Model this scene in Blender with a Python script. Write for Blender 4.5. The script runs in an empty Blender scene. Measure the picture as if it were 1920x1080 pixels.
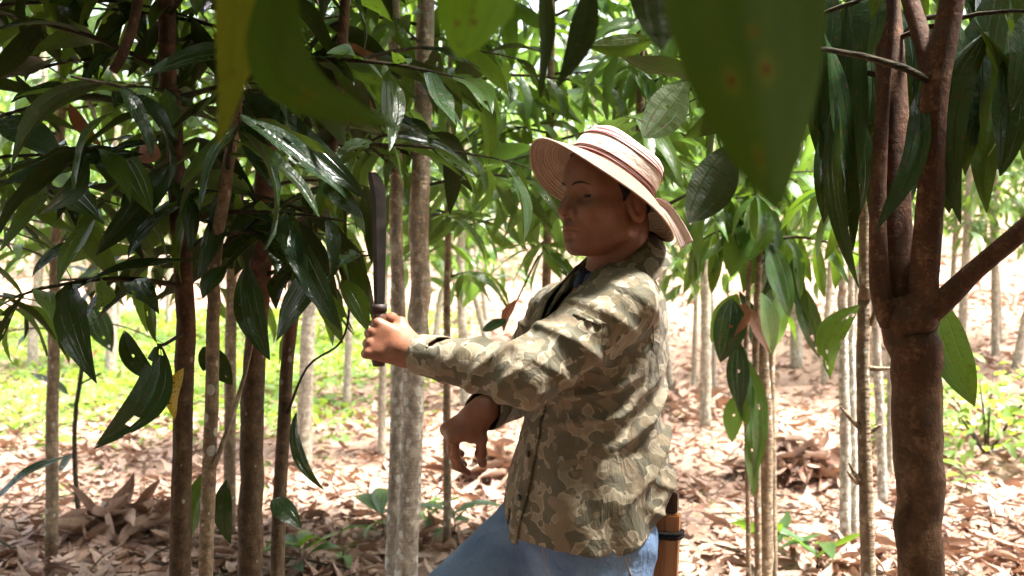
import bpy, bmesh, math, random
import numpy as np
from mathutils import Vector, Matrix

# ------------------------------------------------------------------ camera, sky, sun, exposure
SC = bpy.context.scene
COL = SC.collection
FPX = 1600.0            # focal length in pixels of the 1920 px wide photograph
CAMZ = 1.31
cam_d = bpy.data.cameras.new('camera')
cam_d.lens = 30.0; cam_d.sensor_width = 36.0
cam_d.clip_start = 0.02; cam_d.clip_end = 900.0
cam_d.dof.use_dof = True; cam_d.dof.focus_distance = 1.75; cam_d.dof.aperture_fstop = 4.2
cam = bpy.data.objects.new('camera', cam_d); COL.objects.link(cam)
cam.location = (0, 0, CAMZ); cam.rotation_euler = (math.radians(90), 0, 0)
SC.camera = cam

SUN = Vector((0.44, -0.06, 1.0)).normalized()      # towards the sun
w = bpy.data.worlds.new('World'); SC.world = w; w.use_nodes = True
nt = w.node_tree; nt.nodes.clear()
sky = nt.nodes.new('ShaderNodeTexSky'); sky.sky_type = 'NISHITA'; sky.sun_disc = False
sky.sun_elevation = math.asin(SUN.z); sky.sun_rotation = math.atan2(SUN.x, SUN.y)
sky.air_density = 1.0; sky.dust_density = 3.5; sky.ozone_density = 1.0
bg = nt.nodes.new('ShaderNodeBackground'); bg.inputs['Strength'].default_value = 0.09
wo = nt.nodes.new('ShaderNodeOutputWorld')
hs = nt.nodes.new('ShaderNodeHueSaturation'); hs.inputs['Saturation'].default_value = 0.35      # thin bright cloud
nt.links.new(sky.outputs[0], hs.inputs['Color']); nt.links.new(hs.outputs[0], bg.inputs[0]); nt.links.new(bg.outputs[0], wo.inputs[0])
sl = bpy.data.lights.new('sun', 'SUN'); sl.energy = 4.2; sl.angle = math.radians(9); sl.color = (1.0, 0.965, 0.91)
so = bpy.data.objects.new('sun', sl); COL.objects.link(so)
so.rotation_euler = (-SUN).to_track_quat('-Z', 'Y').to_euler(); so.location = (4, 3, 9)
vs = SC.view_settings; vs.view_transform = 'Standard'; vs.look = 'None'; vs.exposure = 2.95; vs.gamma = 1.0
SC.cycles.use_light_tree = False; SC.cycles.max_bounces = 5; SC.cycles.diffuse_bounces = 3; SC.cycles.glossy_bounces = 2; SC.cycles.transmission_bounces = 4; SC.cycles.transparent_max_bounces = 8
SC.cycles.use_denoising = True; SC.cycles.use_adaptive_sampling = True; SC.cycles.adaptive_threshold = 0.02

def P(px, py, d):
    return Vector(((px - 960) * d / FPX, d, CAMZ - (py - 540) * d / FPX))
def proj(v):
    return 960 + v[0] / v[1] * FPX, 540 - (v[2] - CAMZ) / v[1] * FPX

R = random.Random(11)
NR = np.random.RandomState(5)

# ------------------------------------------------------------------ node helpers
def new_mat(name):
    m = bpy.data.materials.new(name); m.use_nodes = True
    t = m.node_tree; b = t.nodes['Principled BSDF']
    return m, t, b
def N(t, typ, **kw):
    n = t.nodes.new(typ)
    for k, v in kw.items():
        if hasattr(n, k) and k not in n.inputs: setattr(n, k, v)
        else: n.inputs[k].default_value = v
    return n
def L(t, a, b): t.links.new(a, b)
def noise(t, vec, scale, detail=3.0, rough=0.55, dist=0.0):
    n = t.nodes.new('ShaderNodeTexNoise')
    n.inputs['Scale'].default_value = scale; n.inputs['Detail'].default_value = detail
    n.inputs['Roughness'].default_value = rough; n.inputs['Distortion'].default_value = dist
    if vec is not None: L(t, vec, n.inputs['Vector'])
    return n.outputs['Fac']
def ramp(t, fac, stops, interp='LINEAR'):
    n = t.nodes.new('ShaderNodeValToRGB'); cr = n.color_ramp; cr.interpolation = interp
    while len(cr.elements) < len(stops): cr.elements.new(0.5)
    for e, (p, c) in zip(cr.elements, stops):
        e.position = p; e.color = (c[0], c[1], c[2], 1) if not isinstance(c, (int, float)) else (c, c, c, 1)
    L(t, fac, n.inputs[0]); return n.outputs[0]
def mixc(t, fac, a, b, blend='MIX'):
    n = t.nodes.new('ShaderNodeMix'); n.data_type = 'RGBA'; n.blend_type = blend
    for s, v in ((n.inputs[0], fac), (n.inputs[6], a), (n.inputs[7], b)):
        if isinstance(v, (int, float)): s.default_value = v
        elif isinstance(v, tuple): s.default_value = (v[0], v[1], v[2], 1)
        else: L(t, v, s)
    return n.outputs[2]
def math_(t, op, a, b=None, c=None):
    n = t.nodes.new('ShaderNodeMath'); n.operation = op
    for i, v in enumerate((a, b, c)):
        if v is None: continue
        if isinstance(v, (int, float)): n.inputs[i].default_value = v
        else: L(t, v, n.inputs[i])
    return n.outputs[0]
def bump(t, bsdf, h, strength, dist=0.01):
    n = t.nodes.new('ShaderNodeBump'); n.inputs['Strength'].default_value = strength; n.inputs['Distance'].default_value = dist
    L(t, h, n.inputs['Height']); L(t, n.outputs[0], bsdf.inputs['Normal']); return n
def coords(t, which='Object'):
    return t.nodes.new('ShaderNodeTexCoord').outputs[which]
def mapping(t, vec, scale=(1, 1, 1), loc=(0, 0, 0)):
    n = t.nodes.new('ShaderNodeMapping'); n.inputs['Scale'].default_value = scale; n.inputs['Location'].default_value = loc
    L(t, vec, n.inputs['Vector']); return n.outputs[0]

# ------------------------------------------------------------------ materials
def leaf_material(name, top, top2, under, trans, tmix=0.35, rough=0.32, dry=False, spots=0.25):
    m, t, b = new_mat(name)
    uv = t.nodes.new('ShaderNodeUVMap').outputs[0]
    sep = t.nodes.new('ShaderNodeSeparateXYZ'); L(t, uv, sep.inputs[0])
    u, v = sep.outputs[0], sep.outputs[1]
    at = t.nodes.new('ShaderNodeAttribute'); at.attribute_name = 'rnd'
    oi = t.nodes.new('ShaderNodeObjectInfo')
    rnd = math_(t, 'FRACT', math_(t, 'ADD', at.outputs['Fac'], math_(t, 'MULTIPLY', oi.outputs['Random'], 3.7)))
    # noise coordinates that differ from leaf to leaf
    cmb = t.nodes.new('ShaderNodeCombineXYZ')
    L(t, math_(t, 'ADD', u, math_(t, 'MULTIPLY', rnd, 37.0)), cmb.inputs[0]); L(t, math_(t, 'MULTIPLY', v, 4.0), cmb.inputs[1]); L(t, rnd, cmb.inputs[2])
    nz = noise(t, cmb.outputs[0], 2.2, 2)
    # mid rib and the two nerves parallel to the margin
    du = math_(t, 'ABSOLUTE', math_(t, 'SUBTRACT', u, 0.5))
    rib = math_(t, 'SUBTRACT', 1.0, math_(t, 'MINIMUM', 1.0, math_(t, 'MULTIPLY', du, 38.0)))
    nerve = math_(t, 'SUBTRACT', 1.0, math_(t, 'MINIMUM', 1.0, math_(t, 'MULTIPLY', math_(t, 'ABSOLUTE', math_(t, 'SUBTRACT', du, 0.24)), 45.0)))
    veins = math_(t, 'MAXIMUM', rib, math_(t, 'MULTIPLY', nerve, 0.75))
    cross = math_(t, 'SINE', math_(t, 'ADD', math_(t, 'MULTIPLY', v, 150.0), math_(t, 'MULTIPLY', du, 24.0)))
    ctop = mixc(t, rnd, top, top2)
    ctop = mixc(t, math_(t, 'MULTIPLY', nz, 0.5), ctop, tuple(0.55 * c for c in top))
    ctop = mixc(t, math_(t, 'MULTIPLY', veins, 0.45), ctop, tuple(min(1, 1.5 * c + 0.01) for c in top2))
    cund = mixc(t, math_(t, 'MULTIPLY', veins, 0.4), under, tuple(min(1, 1.5 * c) for c in under))
    # brown blight specks
    sp = noise(t, cmb.outputs[0], 7.0, 0)
    spm = math_(t, 'MULTIPLY', math_(t, 'GREATER_THAN', sp, 0.71), spots * 2)
    col = mixc(t, N(t, 'ShaderNodeNewGeometry').outputs['Backfacing'], ctop, cund)
    col = mixc(t, spm, col, (0.10, 0.055, 0.02))
    L(t, col, b.inputs['Base Color'])
    b.inputs['Roughness'].default_value = rough
    bf = N(t, 'ShaderNodeNewGeometry').outputs['Backfacing']
    L(t, math_(t, 'ADD', math_(t, 'MULTIPLY', bf, 0.28), math_(t, 'ADD', math_(t, 'MULTIPLY', nz, 0.22), rough - 0.1)), b.inputs['Roughness'])
    L(t, math_(t, 'SUBTRACT', 0.5, math_(t, 'MULTIPLY', bf, 0.35)), b.inputs['Specular IOR Level'])
    hgt = math_(t, 'ADD', math_(t, 'MULTIPLY', veins, -1.0), math_(t, 'ADD', math_(t, 'MULTIPLY', cross, 0.035), math_(t, 'MULTIPLY', nz, 1.6)))
    bump(t, b, hgt, 0.45, 0.004)
    tr = t.nodes.new('ShaderNodeBsdfTranslucent')
    tcol = mixc(t, rnd, trans, tuple(c * 0.55 for c in trans))
    tcol = mixc(t, math_(t, 'MULTIPLY', veins, 0.5), tcol, tuple(c * 0.45 for c in trans))
    tcol = mixc(t, spm, tcol, (0.06, 0.02, 0.0))
    L(t, tcol, tr.inputs[0])
    mx = t.nodes.new('ShaderNodeMixShader'); mx.inputs[0].default_value = tmix
    L(t, b.outputs[0], mx.inputs[1]); L(t, tr.outputs[0], mx.inputs[2])
    L(t, mx.outputs[0], t.nodes['Material Output'].inputs[0])
    return m
M = {}
M['leaf'] = leaf_material('leaf_green', (0.022, 0.055, 0.016), (0.045, 0.105, 0.02), (0.055, 0.085, 0.03), (0.22, 0.38, 0.025), 0.30, 0.30)
M['leaf_young'] = leaf_material('leaf_young_green', (0.05, 0.115, 0.025), (0.09, 0.17, 0.035), (0.12, 0.18, 0.07), (0.26, 0.46, 0.06), 0.36, 0.32, spots=0.1)
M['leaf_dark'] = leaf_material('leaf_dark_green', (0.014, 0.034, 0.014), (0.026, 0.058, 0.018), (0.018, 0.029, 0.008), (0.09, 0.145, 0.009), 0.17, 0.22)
M['leaf_yellow'] = leaf_material('leaf_yellow', (0.5, 0.36, 0.03), (0.55, 0.42, 0.04), (0.45, 0.36, 0.06), (0.7, 0.5, 0.03), 0.3, 0.5, spots=0.5)
M['leaf_dry'] = leaf_material('leaf_dry_brown', (0.17, 0.078, 0.046), (0.43, 0.30, 0.225), (0.36, 0.24, 0.175), (0.35, 0.16, 0.08), 0.08, 0.55, dry=True)
M['leaf_red'] = leaf_material('leaf_wilted_red', (0.22, 0.08, 0.05), (0.26, 0.12, 0.07), (0.3, 0.16, 0.11), (0.4, 0.14, 0.04), 0.25, 0.5, dry=True)
def near_leaf_material(name='leaf_spotted_olive', g=(1.0, 1.0, 1.0), tm=0.30):
    m, t, b = new_mat(name); uv = t.nodes.new('ShaderNodeUVMap').outputs[0]
    nz = noise(t, uv, 6, 3); gg = lambda c_: tuple(x * y for x, y in zip(c_, g)); c = mixc(t, nz, gg((0.012, 0.024, 0.003)), gg((0.022, 0.040, 0.005))); tc = mixc(t, nz, gg((0.07, 0.14, 0.006)), gg((0.13, 0.22, 0.012)))
    sp0 = t.nodes.new('ShaderNodeSeparateXYZ'); L(t, uv, sp0.inputs[0]); du0 = math_(t, 'ABSOLUTE', math_(t, 'SUBTRACT', sp0.outputs[0], 0.5))
    vn = math_(t, 'MAXIMUM', ramp(t, du0, [(0.0, 1.0), (0.03, 0.0)]), ramp(t, math_(t, 'ABSOLUTE', math_(t, 'SUBTRACT', du0, 0.25)), [(0.0, 0.8), (0.02, 0.0)]))
    tc = mixc(t, math_(t, 'MULTIPLY', vn, 0.6), tc, (0.04, 0.06, 0.004)); c = mixc(t, math_(t, 'MULTIPLY', vn, 0.6), c, (0.05, 0.07, 0.02))
    for uu, vv, r_ in ((0.30, 0.70, 0.05), (0.56, 0.685, 0.055), (0.36, 0.88, 0.05), (0.5, 0.60, 0.03)):
        sep = t.nodes.new('ShaderNodeSeparateXYZ'); L(t, uv, sep.inputs[0])
        du = math_(t, 'SUBTRACT', sep.outputs[0], uu); dv = math_(t, 'MULTIPLY', math_(t, 'SUBTRACT', sep.outputs[1], vv), 2.0)
        ds = math_(t, 'SQRT', math_(t, 'ADD', math_(t, 'MULTIPLY', du, du), math_(t, 'MULTIPLY', dv, dv)))
        halo = ramp(t, math_(t, 'DIVIDE', ds, r_ * 2), [(0.3, 1.0), (0.9, 0.0)]); core = ramp(t, math_(t, 'DIVIDE', ds, r_), [(0.3, 1.0), (0.7, 0.0)])
        c = mixc(t, halo, c, (0.05, 0.06, 0.006)); c = mixc(t, core, c, (0.06, 0.018, 0.005)); tc = mixc(t, halo, tc, (0.16, 0.19, 0.01)); tc = mixc(t, core, tc, (0.11, 0.04, 0.0))
    L(t, c, b.inputs['Base Color']); b.inputs['Roughness'].default_value = 0.75; b.inputs['Specular IOR Level'].default_value = 0.12
    tr = t.nodes.new('ShaderNodeBsdfTranslucent'); L(t, tc, tr.inputs[0]); mx = t.nodes.new('ShaderNodeMixShader'); mx.inputs[0].default_value = tm
    L(t, b.outputs[0], mx.inputs[1]); L(t, tr.outputs[0], mx.inputs[2]); L(t, mx.outputs[0], t.nodes['Material Output'].inputs[0])
    return m
M['leaf_near'] = near_leaf_material()
M['leaf_near_yellow'] = near_leaf_material('leaf_spotted_yellow_olive', (2.1, 1.35, 1.2), 0.4)
M['leaf_near_bright'] = near_leaf_material('leaf_spotted_green', (1.9, 2.2, 1.5), 0.5)
M['grass'] = leaf_material('ground_cover_green', (0.10, 0.19, 0.03), (0.17, 0.27, 0.05), (0.15, 0.23, 0.06), (0.4, 0.55, 0.06), 0.4, 0.5, spots=0.0)

def bark_material(name, low, high, zmix=(0.7, 1.7), lichen=0.5, lich_col=(0.42, 0.43, 0.36), ring=1.0):
    m, t, b = new_mat(name)
    oc = coords(t)
    sep = t.nodes.new('ShaderNodeSeparateXYZ'); L(t, oc, sep.inputs[0])
    st = mapping(t, oc, (1, 1, 0.35))
    n1 = noise(t, st, 26, 5); n2 = noise(t, oc, 7, 3); n3 = noise(t, mapping(t, oc, (0.35, 0.35, 2.2)), 40, 3)
    zz = math_(t, 'ADD', sep.outputs[2], math_(t, 'MULTIPLY', math_(t, 'SUBTRACT', n2, 0.5), 1.2))
    mr = t.nodes.new('ShaderNodeMapRange'); mr.inputs[1].default_value = zmix[0]; mr.inputs[2].default_value = zmix[1]; L(t, zz, mr.inputs[0])
    c = mixc(t, mr.outputs[0], low, high)
    n4 = noise(t, mapping(t, oc, (1, 1, 1.4)), 120, 3, 0.7)
    c = mixc(t, ramp(t, n4, [(0.5, 0.0), (0.7, 0.55)]), c, tuple(x * 1.7 for x in low))
    c = mixc(t, ramp(t, n1, [(0.35, 0.0), (0.7, 0.8)]), c, tuple(x * 0.38 for x in high))
    n5 = noise(t, mapping(t, oc, (1, 1, 0.8)), 34, 6, 0.75)
    c = mixc(t, ramp(t, n5, [(0.42, 0.75), (0.52, 0.0)]), c, tuple(x * 0.42 for x in low)); c = mixc(t, ramp(t, n5, [(0.55, 0.0), (0.66, 0.6)]), c, tuple(min(1, x * 1.75) for x in low))
    vo = t.nodes.new('ShaderNodeTexVoronoi'); vo.inputs['Scale'].default_value = 30; L(t, mapping(t, oc, (1, 1, 0.7)), vo.inputs['Vector'])
    lm = math_(t, 'MULTIPLY', math_(t, 'LESS_THAN', math_(t, 'ADD', vo.outputs['Distance'], math_(t, 'MULTIPLY', n2, 0.9)), 0.46 + 0.34 * lichen), min(0.85, 0.25 + lichen))
    lm = math_(t, 'MULTIPLY', lm, math_(t, 'SUBTRACT', 1.0, math_(t, 'MULTIPLY', mr.outputs[0], 0.85)))
    c = mixc(t, lm, c, lich_col)
    dk = math_(t, 'GREATER_THAN', noise(t, mapping(t, oc, (1, 1, 1.8)), 13, 4, 0.7), 0.62)
    c = mixc(t, math_(t, 'MULTIPLY', dk, 0.55), c, tuple(x * 0.3 for x in low))
    L(t, c, b.inputs['Base Color']); b.inputs['Roughness'].default_value = 0.82; b.inputs['Specular IOR Level'].default_value = 0.25
    h = math_(t, 'ADD', math_(t, 'MULTIPLY', n1, 0.7), math_(t, 'MULTIPLY', n3, ring))
    bump(t, b, math_(t, 'ADD', h, math_(t, 'MULTIPLY', n5, 0.8)), 0.9, 0.008)
    return m
M['bark_red'] = bark_material('bark_reddish', (0.10, 0.073, 0.04), (0.12, 0.05, 0.026), (0.8, 1.4), 0.25, ring=0.5)
M['bark_dark'] = bark_material('bark_dark_reddish', (0.165, 0.095, 0.052), (0.10, 0.038, 0.02), (0.9, 1.35), 0.12, (0.2, 0.17, 0.1), ring=0.15)
M['bark_pale'] = bark_material('bark_pale_lichen', (0.42, 0.39, 0.32), (0.30, 0.21, 0.135), (0.9, 1.6), 0.9, (0.56, 0.57, 0.51))
M['bark_mid'] = bark_material('bark_grey_brown', (0.26, 0.20, 0.13), (0.24, 0.135, 0.075), (1.0, 2.0), 0.55)
M['bark_sunlit'] = bark_material('bark_sunlit_pale', (0.40, 0.35, 0.27), (0.36, 0.27, 0.19), (1.2, 2.6), 0.6)  # bark of the far trunks, lightened to paint in their overexposed sunlight
M['twig'] = bark_material('twig_dark', (0.045, 0.035, 0.018), (0.06, 0.045, 0.02), (0, 3), 0.0)

# ground
m, t, b = new_mat('soil_red'); oc = coords(t)
n1 = noise(t, oc, 1.3, 5); n2 = noise(t, oc, 14, 5); n3 = noise(t, oc, 70, 3)
c = ramp(t, n2, [(0.25, (0.10, 0.046, 0.028)), (0.5, (0.21, 0.11, 0.07)), (0.75, (0.35, 0.26, 0.205))])
c = mixc(t, ramp(t, n1, [(0.45, 0.0), (0.6, 1.0)]), c, (0.27, 0.17, 0.115))
c = mixc(t, math_(t, 'MULTIPLY', n3, 0.5), c, (0.38, 0.295, 0.235))
L(t, c, b.inputs['Base Color']); b.inputs['Roughness'].default_value = 0.95; b.inputs['Specular IOR Level'].default_value = 0.1
bump(t, b, math_(t, 'ADD', n2, math_(t, 'MULTIPLY', n3, 0.5)), 0.9, 0.03)
M['soil'] = m

# camouflage cloth
m, t, b = new_mat('camouflage_cloth'); oc = coords(t)
def blobs(loc, sc, lo, hi):
    nn = noise(t, mapping(t, oc, (1.0, 1.0, 1.25), loc), sc, 0.7, 0.4, 0.1)
    return nn, ramp(t, nn, [(lo, 0.0), (hi, 1.0)])
na, fa = blobs((0.3, 1.7, 0.1), 31, 0.525, 0.532)
nb, fb = blobs((5.1, 0.2, 3.3), 34, 0.535, 0.542)
ng, fg = blobs((2.2, 7.1, 8.3), 27, 0.61, 0.617)
ea = ramp(t, na, [(0.475, 0.0), (0.49, 1.0)]); eb = ramp(t, nb, [(0.485, 0.0), (0.50, 1.0)])
c = mixc(t, ea, (0.235, 0.195, 0.13), (0.33, 0.28, 0.20))
c = mixc(t, eb, c, (0.31, 0.26, 0.18))
c = mixc(t, fb, c, (0.118, 0.092, 0.050))
c = mixc(t, fa, c, (0.092, 0.083, 0.052))
c = mixc(t, fg, c, (0.19, 0.145, 0.09))
fade = noise(t, oc, 5, 4)
c = mixc(t, ramp(t, fade, [(0.35, 0.0), (0.75, 0.25)]), c, (0.38, 0.33, 0.26))
L(t, c, b.inputs['Base Color']); b.inputs['Roughness'].default_value = 0.85; b.inputs['Specular IOR Level'].default_value = 0.2
b.inputs['Sheen Weight'].default_value = 0.09
cr1 = noise(t, mapping(t, oc, (1.0, 1.0, 0.6)), 22, 4, 0.5, 1.2); cr2 = noise(t, oc, 700, 2)
rd = math_(t, 'ABSOLUTE', math_(t, 'SUBTRACT', noise(t, mapping(t, oc, (1.0, 1.0, 0.8)), 8, 3, 0.55, 1.6), 0.5))
bump(t, b, math_(t, 'ADD', math_(t, 'ADD', cr1, math_(t, 'MULTIPLY', rd, -1.0)), math_(t, 'MULTIPLY', cr2, 0.05)), 0.6, 0.014)
M['camo'] = m
def cloth(name, c1, c2, sc=60, bmp=0.4, rough=0.85):
    m, t, b = new_mat(name); oc = coords(t)
    n1 = noise(t, oc, 9, 4); n2 = noise(t, mapping(t, oc, (1, 1, 0.5)), sc, 4); n3 = noise(t, oc, 20, 4, 0.5, 1.0)
    c = mixc(t, ramp(t, n1, [(0.35, 0.0), (0.68, 1.0)]), c1, c2)
    c = mixc(t, math_(t, 'MULTIPLY', n2, 0.4), c, tuple(x * 0.6 for x in c1))
    L(t, c, b.inputs['Base Color']); b.inputs['Roughness'].default_value = rough; b.inputs['Specular IOR Level'].default_value = 0.2
    bump(t, b, math_(t, 'ADD', n3, math_(t, 'MULTIPLY', n2, 0.25)), bmp, 0.008)
    return m
M['denim'] = cloth('denim_blue', (0.10, 0.17, 0.31), (0.23, 0.33, 0.49), 200, 0.8)
M['navy'] = cloth('navy_cloth', (0.012, 0.016, 0.03), (0.022, 0.028, 0.05), 120)
M['navy_plain'] = cloth('slate_blue_cloth', (0.045, 0.06, 0.12), (0.06, 0.08, 0.15), 200)
M['boot'] = cloth('boot_rubber', (0.03, 0.028, 0.02), (0.05, 0.045, 0.03), 80, 0.3, 0.6)
M['cord'] = cloth('black_cord', (0.012, 0.011, 0.01), (0.03, 0.028, 0.026), 300, 0.8)
M['hair'] = cloth('black_hair', (0.008, 0.007, 0.006), (0.016, 0.013, 0.011), 220, 0.8, 0.5)
M['thread'] = cloth('pale_stitching', (0.35, 0.30, 0.22), (0.42, 0.36, 0.28), 220)
# skin with tint attribute
m, t, b = new_mat('skin_tan'); oc = coords(t)
at = t.nodes.new('ShaderNodeAttribute'); at.attribute_name = 'tint'
n1 = noise(t, oc, 28, 4); n2 = noise(t, oc, 260, 3)
n0 = noise(t, oc, 9, 3)
c = mixc(t, ramp(t, n1, [(0.3, 0.0), (0.7, 1.0)]), (0.33, 0.155, 0.09), (0.22, 0.09, 0.047)); c = mixc(t, ramp(t, n0, [(0.45, 0.0), (0.65, 0.5)]), c, (0.30, 0.115, 0.07))
c = mixc(t, 1.0, c, at.outputs['Color'], 'MULTIPLY')
L(t, c, b.inputs['Base Color']); b.inputs['Roughness'].default_value = 0.48
b.inputs['Subsurface Weight'].default_value = 0.08; b.inputs['Subsurface Radius'].default_value = (0.012, 0.005, 0.003); b.inputs['Subsurface Scale'].default_value = 1.0
bump(t, b, math_(t, 'ADD', n2, n1), 0.18, 0.003)
M['skin'] = m
m, t, b = new_mat('nail'); b.inputs['Base Color'].default_value = (0.5, 0.33, 0.25, 1); b.inputs['Roughness'].default_value = 0.35; M['nail'] = m
m, t, b = new_mat('eye_white'); oc = coords(t, 'UV')
b.inputs['Roughness'].default_value = 0.09
L(t, ramp(t, math_(t, 'MULTIPLY', t.nodes.new('ShaderNodeSeparateXYZ').outputs[1], 1.0), [(0, (0.01, 0.006, 0.004))]), b.inputs['Base Color'])
sp_ = [n for n in t.nodes if n.bl_idname == 'ShaderNodeSeparateXYZ'][0]; L(t, oc, sp_.inputs[0])
rp = [n for n in t.nodes if n.bl_idname == 'ShaderNodeValToRGB'][0].color_ramp
rp.elements[0].position = 0.0; rp.elements[0].color = (0.012, 0.007, 0.005, 1)
rp.elements[1].position = 0.27; rp.elements[1].color = (0.014, 0.008, 0.006, 1)
e = rp.elements.new(0.30); e.color = (0.45, 0.40, 0.36, 1)
M['eye'] = m
# straw
def straw_material(name, a, bcol, rings, holes):
    m, t, b = new_mat(name); uv = t.nodes.new('ShaderNodeUVMap').outputs[0]
    sep = t.nodes.new('ShaderNodeSeparateXYZ'); L(t, uv, sep.inputs[0])
    u, v = sep.outputs[0], sep.outputs[1]
    ph = math_(t, 'MULTIPLY', v, rings * 2 * math.pi)
    rg = math_(t, 'ADD', math_(t, 'MULTIPLY', math_(t, 'SINE', ph), 0.5), 0.5)
    br = math_(t, 'SINE', math_(t, 'ADD', math_(t, 'MULTIPLY', u, 1100.0), math_(t, 'MULTIPLY', math_(t, 'SINE', math_(t, 'MULTIPLY', ph, 0.5)), 2.0)))
    weave = math_(t, 'ADD', math_(t, 'MULTIPLY', br, 0.25), rg)
    nz = noise(t, uv, 9, 4)
    c = mixc(t, rg, tuple(x * 0.55 for x in a), a)
    c = mixc(t, math_(t, 'MULTIPLY', nz, 0.5), c, bcol)
    L(t, c, b.inputs['Base Color']); b.inputs['Roughness'].default_value = 0.6
    bump(t, b, weave, 0.9, 0.004)
    if holes:
        hm = math_(t, 'MULTIPLY', math_(t, 'LESS_THAN', rg, 0.10), math_(t, 'GREATER_THAN', math_(t, 'ADD', math_(t, 'MULTIPLY', br, 0.25), noise(t, mapping(t, uv, (220, 90, 1)), 1.0, 2)), 0.66))
        tp = t.nodes.new('ShaderNodeBsdfTranslucent'); tp.inputs[0].default_value = (0.8, 0.6, 0.45, 1); mx = t.nodes.new('ShaderNodeMixShader')
        L(t, hm, mx.inputs[0]); L(t, b.outputs[0], mx.inputs[1]); L(t, tp.outputs[0], mx.inputs[2])
        L(t, mx.outputs[0], t.nodes['Material Output'].inputs[0])
    return m
M['straw'] = straw_material('straw_braid', (0.55, 0.36, 0.25), (0.42, 0.26, 0.17), 15, True)
m, t, b = new_mat('hat_printed_fabric'); uv = t.nodes.new('ShaderNodeUVMap').outputs[0]
sep = t.nodes.new('ShaderNodeSeparateXYZ'); L(t, uv, sep.inputs[0]); u, v = sep.outputs[0], sep.outputs[1]
base = (0.70, 0.58, 0.50); dk = (0.13, 0.035, 0.035)
c = mixc(t, ramp(t, noise(t, mapping(t, uv, (9, 26, 1)), 1.0, 3), [(0.48, 0.0), (0.62, 0.8)]), base, (0.40, 0.24, 0.14))
wv = math_(t, 'SINE', math_(t, 'ADD', math_(t, 'MULTIPLY', v, 260.0), math_(t, 'MULTIPLY', noise(t, mapping(t, uv, (40, 6, 1)), 1.0, 2), 9.0)))
c = mixc(t, math_(t, 'MULTIPLY', math_(t, 'GREATER_THAN', wv, 0.82), 0.55), c, (0.33, 0.2, 0.14))
stripes = ramp(t, v, [(0.0, 0.0), (0.04, 1.0), (0.10, 1.0), (0.101, 0.0), (0.135, 0.0), (0.14, 1.0), (0.165, 1.0), (0.17, 0.0), (0.62, 0.0), (0.625, 1.0), (0.66, 1.0), (0.665, 0.0), (0.70, 0.0), (0.705, 1.0), (0.75, 1.0), (0.755, 0.0)], 'CONSTANT')
c = mixc(t, stripes, c, dk)
L(t, c, b.inputs['Base Color']); b.inputs['Roughness'].default_value = 0.8
bump(t, b, noise(t, mapping(t, uv, (40, 8, 1)), 1.0, 4), 0.4, 0.006)
M['hatfabric'] = m
# metal, wood
m, t, b = new_mat('dark_steel'); oc = coords(t); n1 = noise(t, oc, 30, 5)
L(t, ramp(t, n1, [(0.3, (0.018, 0.014, 0.012)), (0.7, (0.055, 0.042, 0.036))]), b.inputs['Base Color'])
b.inputs['Metallic'].default_value = 0.55; L(t, math_(t, 'ADD', 0.42, math_(t, 'MULTIPLY', n1, 0.35)), b.inputs['Roughness']); M['steel'] = m
def wood(name, a, c_, gloss=0.4):
    m, t, b = new_mat(name); oc = coords(t)
    g = noise(t, mapping(t, oc, (1, 1, 0.08)), 90, 4, 0.6, 0.6); n1 = noise(t, oc, 11, 3)
    c = mixc(t, g, a, c_); c = mixc(t, math_(t, 'MULTIPLY', n1, 0.45), c, tuple(x * 0.5 for x in a))
    L(t, c, b.inputs['Base Color']); b.inputs['Roughness'].default_value = gloss; bump(t, b, g, 0.2, 0.003); return m
M['wood'] = wood('sheath_wood', (0.36, 0.13, 0.03), (0.50, 0.22, 0.065))
M['wood_dark'] = wood('dark_wood', (0.05, 0.018, 0.008), (0.09, 0.035, 0.015), 0.45)

# ------------------------------------------------------------------ object helpers
def mesh_from(name, verts, faces, mat=None, smooth=True, uvs=None):
    me = bpy.data.meshes.new(name)
    me.from_pydata([tuple(v) for v in verts], [], [tuple(f) for f in faces])
    if smooth: me.shade_smooth()
    if mat: me.materials.append(mat)
    if uvs is not None:
        ul = me.uv_layers.new(name='UVMap')
        idx = np.empty(len(me.loops), dtype=np.int32); me.loops.foreach_get('vertex_index', idx)
        ul.data.foreach_set('uv', np.asarray(uvs, dtype=np.float32)[idx].ravel())
    return me
def mesh_np(name, V, F, mat=None, uvs=None, rnd=None, smooth=True):
    """V (n,3) F (m,k) arrays"""
    me = bpy.data.meshes.new(name); V = np.asarray(V, np.float32); F = np.asarray(F, np.int32)
    me.vertices.add(len(V)); me.vertices.foreach_set('co', V.ravel())
    k = F.shape[1]; me.loops.add(F.size); me.loops.foreach_set('vertex_index', F.ravel())
    me.polygons.add(len(F)); me.polygons.foreach_set('loop_start', np.arange(0, F.size, k, dtype=np.int32))
    me.polygons.foreach_set('loop_total', np.full(len(F), k, np.int32))
    if smooth: me.polygons.foreach_set('use_smooth', np.ones(len(F), bool))
    if uvs is not None:
        ul = me.uv_layers.new(name='UVMap'); ul.data.foreach_set('uv', np.asarray(uvs, np.float32)[F.ravel()].ravel())
    if rnd is not None:
        a = me.attributes.new('rnd', 'FLOAT', 'POINT'); a.data.foreach_set('value', np.asarray(rnd, np.float32))
    me.update(calc_edges=True); me.validate()
    if mat: me.materials.append(mat)
    return me
def link(name, me, parent=None, loc=None):
    o = bpy.data.objects.new(name, me); COL.objects.link(o)
    if parent is not None: o.parent = parent
    if loc is not None: o.location = loc
    return o
def tag(o, label=None, cat=None, group=None, kind=None):
    if label: o['label'] = label
    if cat: o['category'] = cat
    if group: o['group'] = group
    if kind: o['kind'] = kind
    return o
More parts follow.
